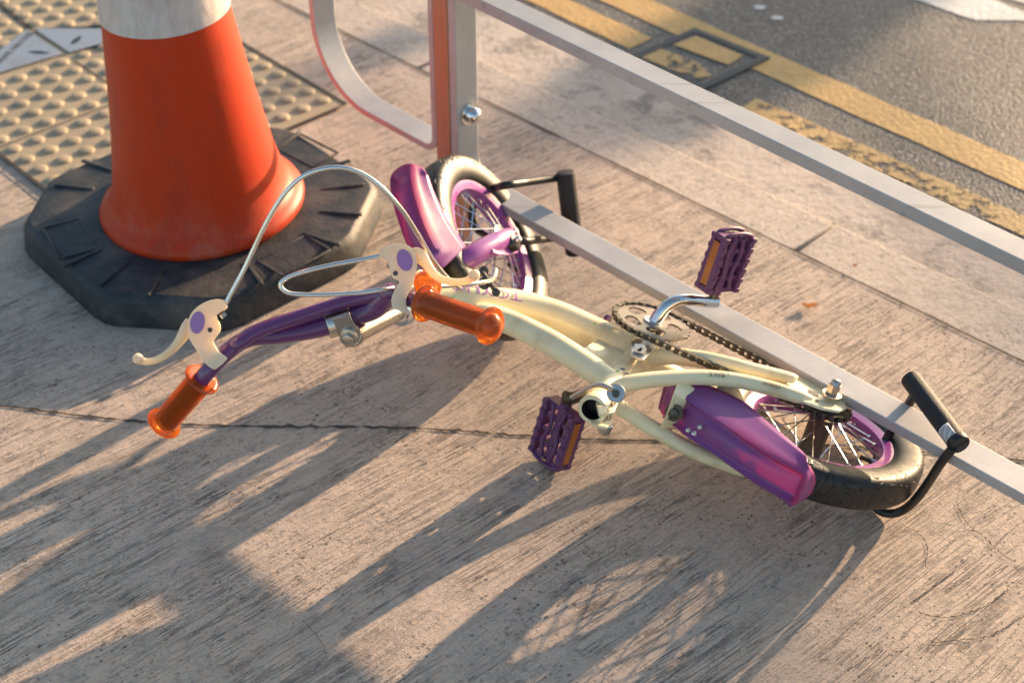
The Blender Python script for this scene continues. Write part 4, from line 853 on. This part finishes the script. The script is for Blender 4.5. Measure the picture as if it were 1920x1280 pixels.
# brake cables
def cable(pts, r=.0029):
    q = smooth([RD(*p) for p in pts], 14); mb = MB(); mb.tube([V(x) for x in q], [r * (1.0 + (.10 if i % 2 else 0)) for i in range(len(q))], 10); return obj('brake_cable', mb, M['cable'], bike, ang=80)
cable([(424, 568, 1.936), (437, 543, 1.932), (456, 508, 1.925), (476, 466, 1.915), (500, 417, 1.90), (530, 368, 1.885), (565, 333, 1.875), (605, 317, 1.87), (645, 315, 1.872), (683, 328, 1.88), (720, 356, 1.89), (755, 396, 1.91), (785, 442, 1.94), (812, 488, 1.975), (838, 520, 2.02), (862, 540, 2.06)])
cable([(712, 480, 1.955), (672, 488, 1.95), (622, 497, 1.945), (575, 508, 1.94), (542, 519, 1.94), (526, 533, 1.942), (536, 547, 1.945), (562, 552, 1.95), (620, 552, 1.955), (680, 548, 1.965), (730, 541, 1.972), (775, 538, 2.03), (810, 537, 2.06), (850, 535, 2.09), (900, 530, 2.12), (925, 522, 2.17), (930, 505, 2.2)])
# front brake caliper bits
mb = MB()
for (x, y, D, r) in ((907, 508, 2.19, .007), (893, 517, 2.19, .005), (908, 531, 2.17, .009), (930, 548, 2.14, .006)):
    c_ = RD(x, y, D); mb.lathe(c_, (CAM - c_), [(-.01, r), (.002, r), (.004, r * .6), (.0045, .0001)], 12)
p_, r_2 = rdt([(893, 517, 2.19, .004), (905, 512, 2.185, .004), (912, 522, 2.18, .004), (930, 546, 2.15, .004)], 5); mb.tube(p_, r_2, 8)
obj('brake_caliper', mb, M['dark'], bike)
# ---------------- drivetrain
CN = BB + N * .047; cd = (pl(1342, 566, .085) - BB - N * .085); cdir = cd.normalized(); cper = N.cross(cdir); CL = cd.length * .93
def chainring(c, n, ax, bx, r, holes, teeth, hr, thick, name, mat, parent):
    nr, na = 22, teeth * 8; mb = MB(); idx = {}; vs_ = []
    def rad(i, k):
        t = k / 8 * 2 * math.pi; tooth = .5 + .5 * math.cos(t); rr = hr + (r - hr) * i / nr
        return rr + (.0042 * max(0, tooth - .25) if i == nr else 0)
    keep = []
    for i in range(nr):
        for k in range(na):
            a = 2 * math.pi * (k + .5) / na; rr = hr + (r - hr) * (i + .5) / nr; inside = False
            for h in range(holes):
                ha = 2 * math.pi * (h + .5) / holes; d = (a - ha + math.pi) % (2 * math.pi) - math.pi
                x = d * rr; y = rr - r * .61
                if holes and (x / (r * .275)) ** 2 + (y / (r * .20)) ** 2 < 1: inside = True
            if not inside: keep.append((i, k))
    for (i, k) in keep:
        f = []
        for (ii, kk) in ((i, k), (i + 1, k), (i + 1, (k + 1) % na), (i, (k + 1) % na)):
            if (ii, kk) not in idx:
                a = 2 * math.pi * kk / na; rr = rad(ii, kk); idx[(ii, kk)] = len(vs_); vs_.append(c + ax * (rr * math.cos(a)) + bx * (rr * math.sin(a)))
            f.append(idx[(ii, kk)])
        mb.f.append(tuple(f))
    mb.v = vs_; return obj(name, mb, mat, parent, sm=False, solid=thick)
RC = .0535
crg = chainring(CN, N, cdir, cper, RC, 5, 28, .008, .0025, 'chainring', M['ring'], bike)
SC = CR + N * .047; RS = .031
mb = MB(); mb.lathe(SC - N * .006, N, [(0, .028), (.004, .028), (.005, RS - .002), (.007, RS - .002), (.008, .026), (.011, .024), (.013, .012), (.013, .0001)], 40)
for k in range(16):
    t = 2 * math.pi * k / 16; d = ra * math.cos(t) + rb * math.sin(t); e = ra * -math.sin(t) + rb * math.cos(t); mb.box(SC + d * (RS + .0005), d, e, N, .0028, .002, .0011)
obj('sprocket', mb, M['dark'], bike, ang=30)
mb = MB()
for (x, y) in ((1556, 762), (1566, 768), (1574, 776), (1582, 784), (1583, 773)):
    c_ = pl(x, y, .040); mb.box(c_, N, cdir, cper, .004, .0035, .003)
obj('sprocket_teeth', mb, M['steel'], bike, bevel=.0008)
# chain path: two tangents round the ring and sprocket
v_ = SC - CN; v_ = v_ - N * v_.dot(N); Dc = v_.length; ux = v_ / Dc; uy = N.cross(ux); al = math.acos((RC + .001 - RS) / Dc)
path = []
def arcp(c, r, a0, a1, k): return [c + (ux * math.cos(a0 + (a1 - a0) * i / k) + uy * math.sin(a0 + (a1 - a0) * i / k)) * r for i in range(k + 1)]
path = arcp(CN, RC + .001, al, 2 * math.pi - al, 60) + arcp(CN + v_, RS, 2 * math.pi - al, 2 * math.pi + al, 30)
seg = [(path[(i + 1) % len(path)] - path[i]).length for i in range(len(path))]; tot = sum(seg); nl = int(round(tot / .0122)); nl += nl % 2; stp = tot / nl; pins = []; i = 0; acc = 0
for k in range(nl):
    tgt = k * stp
    while acc + seg[i] < tgt: acc += seg[i]; i += 1
    p = path[i] + (path[(i + 1) % len(path)] - path[i]) * ((tgt - acc) / seg[i])
    f_ = (p - CN).dot(ux) / Dc; p = p + uy * 0; pins.append(p)
mb = MB()
for k in range(nl):
    a = pins[k]; b = pins[(k + 1) % nl]; d = (b - a).normalized(); e = N.cross(d); m = (a + b) / 2; L2_ = (b - a).length
    o_ = .0033 if k % 2 else .0022
    for s in (1, -1):
        pts = []
        for (x, y) in ((-.5, 0), (-.46, .62), (-.3, .95), (-.12, .62), (.12, .62), (.3, .95), (.46, .62), (.5, 0), (.46, -.62), (.3, -.95), (.12, -.62), (-.12, -.62), (-.3, -.95), (-.46, -.62)):
            pts.append(m + d * (x * (L2_ + .0085)) + e * (y * .0046) + N * (s * o_))
        mb.plate(pts, N * (s * .0010))
    mb.tube([a - N * .0046, a + N * .0046], .0022, 8); mb.tube([a - N * .002, a + N * .002], .0038, 8)
obj('chain', mb, M['dark'], bike, ang=30)
# cranks
def crank(s):
    k = 1 if s > 0 else .70
    e = BB + N * (.085 * s * k) + cdir * (CL * s)
    if s < 0: e = pl(1066, 744, -.058)
    mb = MB(); up0 = BB + N * (.040 * s)
    q = smooth([(*up0, .0095), (*(BB + N * (.050 * s * (.9 if s < 0 else 1)) + cdir * (.004 * s)), .0092), (*(BB + N * (.071 * s * k) + cdir * (.013 * s)), .0085), (*(BB + N * (.083 * s * k) + cdir * (.028 * s)), .0082), (*(BB + N * (.086 * s * k) + cdir * (.050 * s)), .0082), (*(e - cdir * (.012 * s)), .0086), (*(e + cdir * (.008 * s)), .0090)], 7)
    mb.tube([V(x[:3]) for x in q], [x[3] for x in q], 20)
    mb.lathe(BB + N * (.038 * s), N * s, [(0, .020), (.003, .020), (.004, .0155), (.008, .0155), (.010, .0125), (.0125, .0122), (.0125, .0001)], 32)
    obj('crank', mb, M['chrome'] if s > 0 else M['dark'], bike, ang=45); return e
eR = crank(1); eL = crank(-1)
def pedal(base, ax, phi, name='pedal'):
    v = (CAM - base).normalized(); u1 = (v - ax * v.dot(ax)).normalized(); u2 = ax.cross(u1); b = u1 * math.cos(phi) + u2 * math.sin(phi); c = ax.cross(b)
    L_ = .086; W = .029; T = .0125; o = base + ax * .016; mb = MB(); B_ = lambda x, y, z: o + ax * x + b * y + c * z
    mb.tube([B_(-.006, 0, 0), B_(L_ - .004, 0, 0)], [.0085, .0075], 14)
    for s in (1, -1):
        # side rails (carry the reflectors)
        mb.box(B_(L_ / 2, s * (W - .002), T - .003), ax, b, c, L_ / 2, .0045, .0038); mb.box(B_(L_ / 2, s * (W - .002), -T + .003), ax, b, c, L_ / 2, .0045, .0038)
        mb.box(B_(.004, s * (W - .002), 0), ax, b, c, .004, .0035, T); mb.box(B_(L_ - .004, s * (W - .002), 0), ax, b, c, .004, .0035, T)
        mb.box(B_(L_ / 2, s * (W - .004), 0), ax, b, c, L_ / 2, .0012, T - .003)
        # inner rails
        for z in (T - .003, -T + .003): mb.tube([B_(L_ * q_, s * (.0105 + .003 * math.cos(q_ * 9)), z) for q_ in np.linspace(.02, .98, 9)], .0036, 8)
        # teeth on both faces and along the outer edge
        for k in range(6):
            x = .004 + k * (L_ - .008) / 5
            for z in (1, -1): mb.box(B_(x, s * (W - .002), z * (T + .0006)), ax, b, c, .0034, .0042, .0024)
            mb.box(B_(x, s * W, -s * (T - .003)), ax, b, c, .0034, .0030, .0040)
    for x in (.003, .022, .043, .064, L_ - .003):
        wdt = .0052
        for s in (1, -1): mb.box(B_(x, s * .016, 0), ax, b, c, wdt * .7, .014, T - .0035)
    # curved outer end
    pts = [B_(L_ - .002 + .007 * math.cos(t), (W - .003) * math.sin(t), 0) for t in np.linspace(-math.pi / 2, math.pi / 2, 11)]
    for z in (T - .0035, -T + .0035): mb.tube([p + c * z for p in pts], .0032, 8)
    p_ = obj(name, mb, M['pedal'], bike, bevel=.0011, ang=40)
    for s in (1, -1):
        mb = MB(); mb.box(B_(L_ / 2, s * (W + .0004), 0), ax, b, c, L_ / 2 - .010, .0022, T - .0062); r_3 = obj('reflector', mb, M['amber'], p_, bevel=.0006)
    mb = MB(); mb.tube([base - ax * .004, base + ax * .012, base + ax * .0121, B_(L_ - .01, 0, 0), B_(L_ + .004, 0, 0)], [.0065, .0065, .005, .005, .005], 14); obj('spindle', mb, M['dark'], p_)
pedal(eR + N * .004, N, R_(-40))
NL = (-N + V((.0, 0, 0))).normalized()
eL = pl(1066, 744, -.058)
pedal(eL, NL, R_(-50))
print('left pedal tip z', (eL - N * .105).z)
# ================================================================== U-locks
def ulock(a, b, ra_, shp, rs, label, sticker=None, ends=None):
    t_ = thing('bicycle_lock', label, 'bicycle lock', tuple(V(((a + b) / 2)[:2] + (0,)) if False else V((((a + b) / 2).x, ((a + b) / 2).y, 0))), 'black bicycle locks')
    ax = (b - a).normalized(); L_ = (b - a).length; mb = MB(); mb.lathe(a, ax, [(0, ra_ * .8), (.001, ra_ * .96), (.004, ra_), (L_ / 2, ra_ * 1.01), (L_ - .006, ra_)], 40); obj('crossbar', mb, M['foam'], t_, ang=50)
    mb = MB(); mb.lathe(a + ax * (L_ - .006), ax, [(0, ra_ * 1.02), (.001, ra_ * 1.06), (.009, ra_ * 1.06), (.0105, ra_ * .98), (.0105, .0001)], 40); cap = obj('end_cap', mb, M['black'], t_, ang=40)
    if ends: 
        e = ends; p = a + ax * (L_ + .0048); u = (e - ax * e.dot(ax)).normalized(); mb = MB(); mb.box(p, u, ax.cross(u), ax, ra_ * .92, .0011, .0003); obj('keyhole_cover', mb, M['foam'], cap, sm=False)
    q = smooth(shp, 8); mb = MB(); mb.tube([V(x) for x in q], rs, 18); obj('shackle', mb, M['black'], t_, ang=60)
    if sticker:
        s0_, s1_, a0, a1 = sticker; v = (CAM - (a + b) / 2); v = (v - ax * v.dot(ax)).normalized(); w_ = ax.cross(v); vs_ = []; k = 10
        for h in (s0_, s1_):
            for i in range(k + 1):
                t = a0 + (a1 - a0) * i / k; vs_.append(a + ax * (L_ * h) + (v * math.cos(t) + w_ * math.sin(t)) * (ra_ * 1.03))
        mb = MB(); mb.add(vs_, [(i, i + 1, k + 2 + i, k + 1 + i) for i in range(k)]); st = obj('sticker', mb, M['label'], t_, solid=.0003)
        mb = MB()
        for i in range(9):
            h = s0_ + (s1_ - s0_) * (.12 + .09 * i); aa = a0 + (a1 - a0) * (.12); 
            for j in range(6):
                if (i * 7 + j * 3) % 5 == 0: continue
                t = a0 + (a1 - a0) * (.1 + .14 * j); t2 = t + (a1 - a0) * .10; P_ = lambda tt, hh: a + ax * (L_ * hh) + (v * math.cos(tt) + w_ * math.sin(tt)) * (ra_ * 1.055)
                mb.add([P_(t, h), P_(t2, h), P_(t2, h + .008), P_(t, h + .008)], [(0, 1, 2, 3)])
        obj('fine_print', mb, M['ink'], st, sm=False)
    return t_
za = ZB + .016
a = P(1706, 708, .183); b = P(1797, 830, .176)
shp = [P(1786, 840, .172), P(1764, 868, .145), P(1742, 902, .098), P(1722, 930, .060), P(1702, 950, .028), P(1680, 961, .012), P(1656, 960, .0075), P(1636, 945, .007), P(1622, 922, .009), P(1624, 896, .022), P(1641, 866, .036), P(1656, 836, .055), P(1672, 805, .078), P(1697, 768, .125), P(1718, 735, .180)]
ulock(a, b, .0135, shp, .0062, 'black bicycle lock with a white sticker, locked through the rear wheel and the bottom rail', (.80, .985, R_(-20), R_(62)), V((1, .2, .6)))
a = atq(1060, 322, 1.55); b = atq(1078, 470, 1.545)
shp = [atq(1048, 333, 1.545), atq(1020, 337, 1.515), atq(985, 342, 1.475), atq(945, 348, 1.43), pf(915, 356, -.02), pf(893, 376, -.03), pf(884, 402, -.035), pf(892, 428, -.035), pf(925, 445, -.035), atq(975, 452, 1.40), atq(1015, 449, 1.47), atq(1040, 446, 1.515), atq(1066, 443, 1.548)]
ulock(a, b, .0150, shp, .0062, 'black bicycle lock standing behind the bottom rail, locked through the front wheel')

# ================================================================== made-up tree out of frame, added to shade the road and paving
def foliage(mb, c, rx, ry, rz, n, size, rnd):
    for _ in range(n):
        while True:
            p = V((rnd.uniform(-1, 1), rnd.uniform(-1, 1), rnd.uniform(-1, 1)))
            if p.length < 1: break
        p = p * (.6 + .4 * p.length); q = V((p.x * rx, p.y * ry, p.z * rz)) + c
        a = V((rnd.gauss(0, 1), rnd.gauss(0, 1), rnd.gauss(0, 1))).normalized(); b = a.cross(V((rnd.gauss(0, 1), rnd.gauss(0, 1), rnd.gauss(0, 1)))).normalized(); s_ = size * rnd.uniform(.7, 1.3)
        mb.add([q - a * s_, q + b * s_ * .45, q + a * s_, q - b * s_ * .45], [(0, 1, 2, 3)])
tr_ = thing('added_shade_tree', 'made-up leafy tree out of frame, added to shade the road', 'tree', (7.9, 5.2, ZR))
rnd = random.Random(11); mb = MB(); sun_h = AZ; perp = V((AZ.y, -AZ.x, 0))
def at_shadow(w, t, L_):   # point whose shadow falls at ground coordinates (w across the sun, t along it), L_ metres along the ray
    return perp * w + sun_h * t + SUN * L_
for (w, t, L_, r1, r3, n) in ((-1.765, 2.44, 8.6, .19, .10, 2200), (-1.77, 2.95, 8.6, .16, .10, 900), (-1.82, 3.6, 8.4, .2, .16, 900), (-1.86, 4.4, 8.2, .22, .2, 1000), (-1.74, 5.2, 8.0, .2, .2, 900), (-1.9, 6.2, 8.2, .35, .3, 1400), (-1.80, 2.02, 8.8, .06, .035, 90), (-2.26, 1.86, 8.6, .05, .035, 90), (-2.2, 3.3, 8.6, .05, .08, 60), (-2.45, 6.5, 8.4, .4, .3, 1200), (-1.2, 8.5, 8.4, .5, .4, 1600)):
    c = at_shadow(w, t, L_); foliage(mb, c, r1, r1, r3, n, .05, rnd)
obj('crown', mb, M['green'], tr_, sm=False)
mb = MB(); q = smooth([(7.9, 5.2, ZR, .11), (7.95, 5.25, .8, .09), (7.85, 5.5, 1.6, .075), (7.7, 6.0, 2.4, .06), (7.4, 6.6, 3.0, .04)], 6); mb.tube([V(x[:3]) for x in q], [x[3] for x in q], 12)
for (w, t, L_) in ((-1.80, 2.9, 8.6), (-1.86, 4.4, 8.2), (-2.26, 1.9, 8.6), (-2.45, 6.5, 8.4), (-1.2, 8.5, 8.4)):
    c = at_shadow(w, t, L_); m0 = V((7.85, 5.5, 1.6)); mb.tube([m0, (m0 + c) / 2 + V((0, 0, .12)), c], [.035, .022, .01], 8)
obj('trunk', mb, M['bark'], tr_)
for o in bpy.data.objects:
    if '_o' in o.keys(): del o['_o']
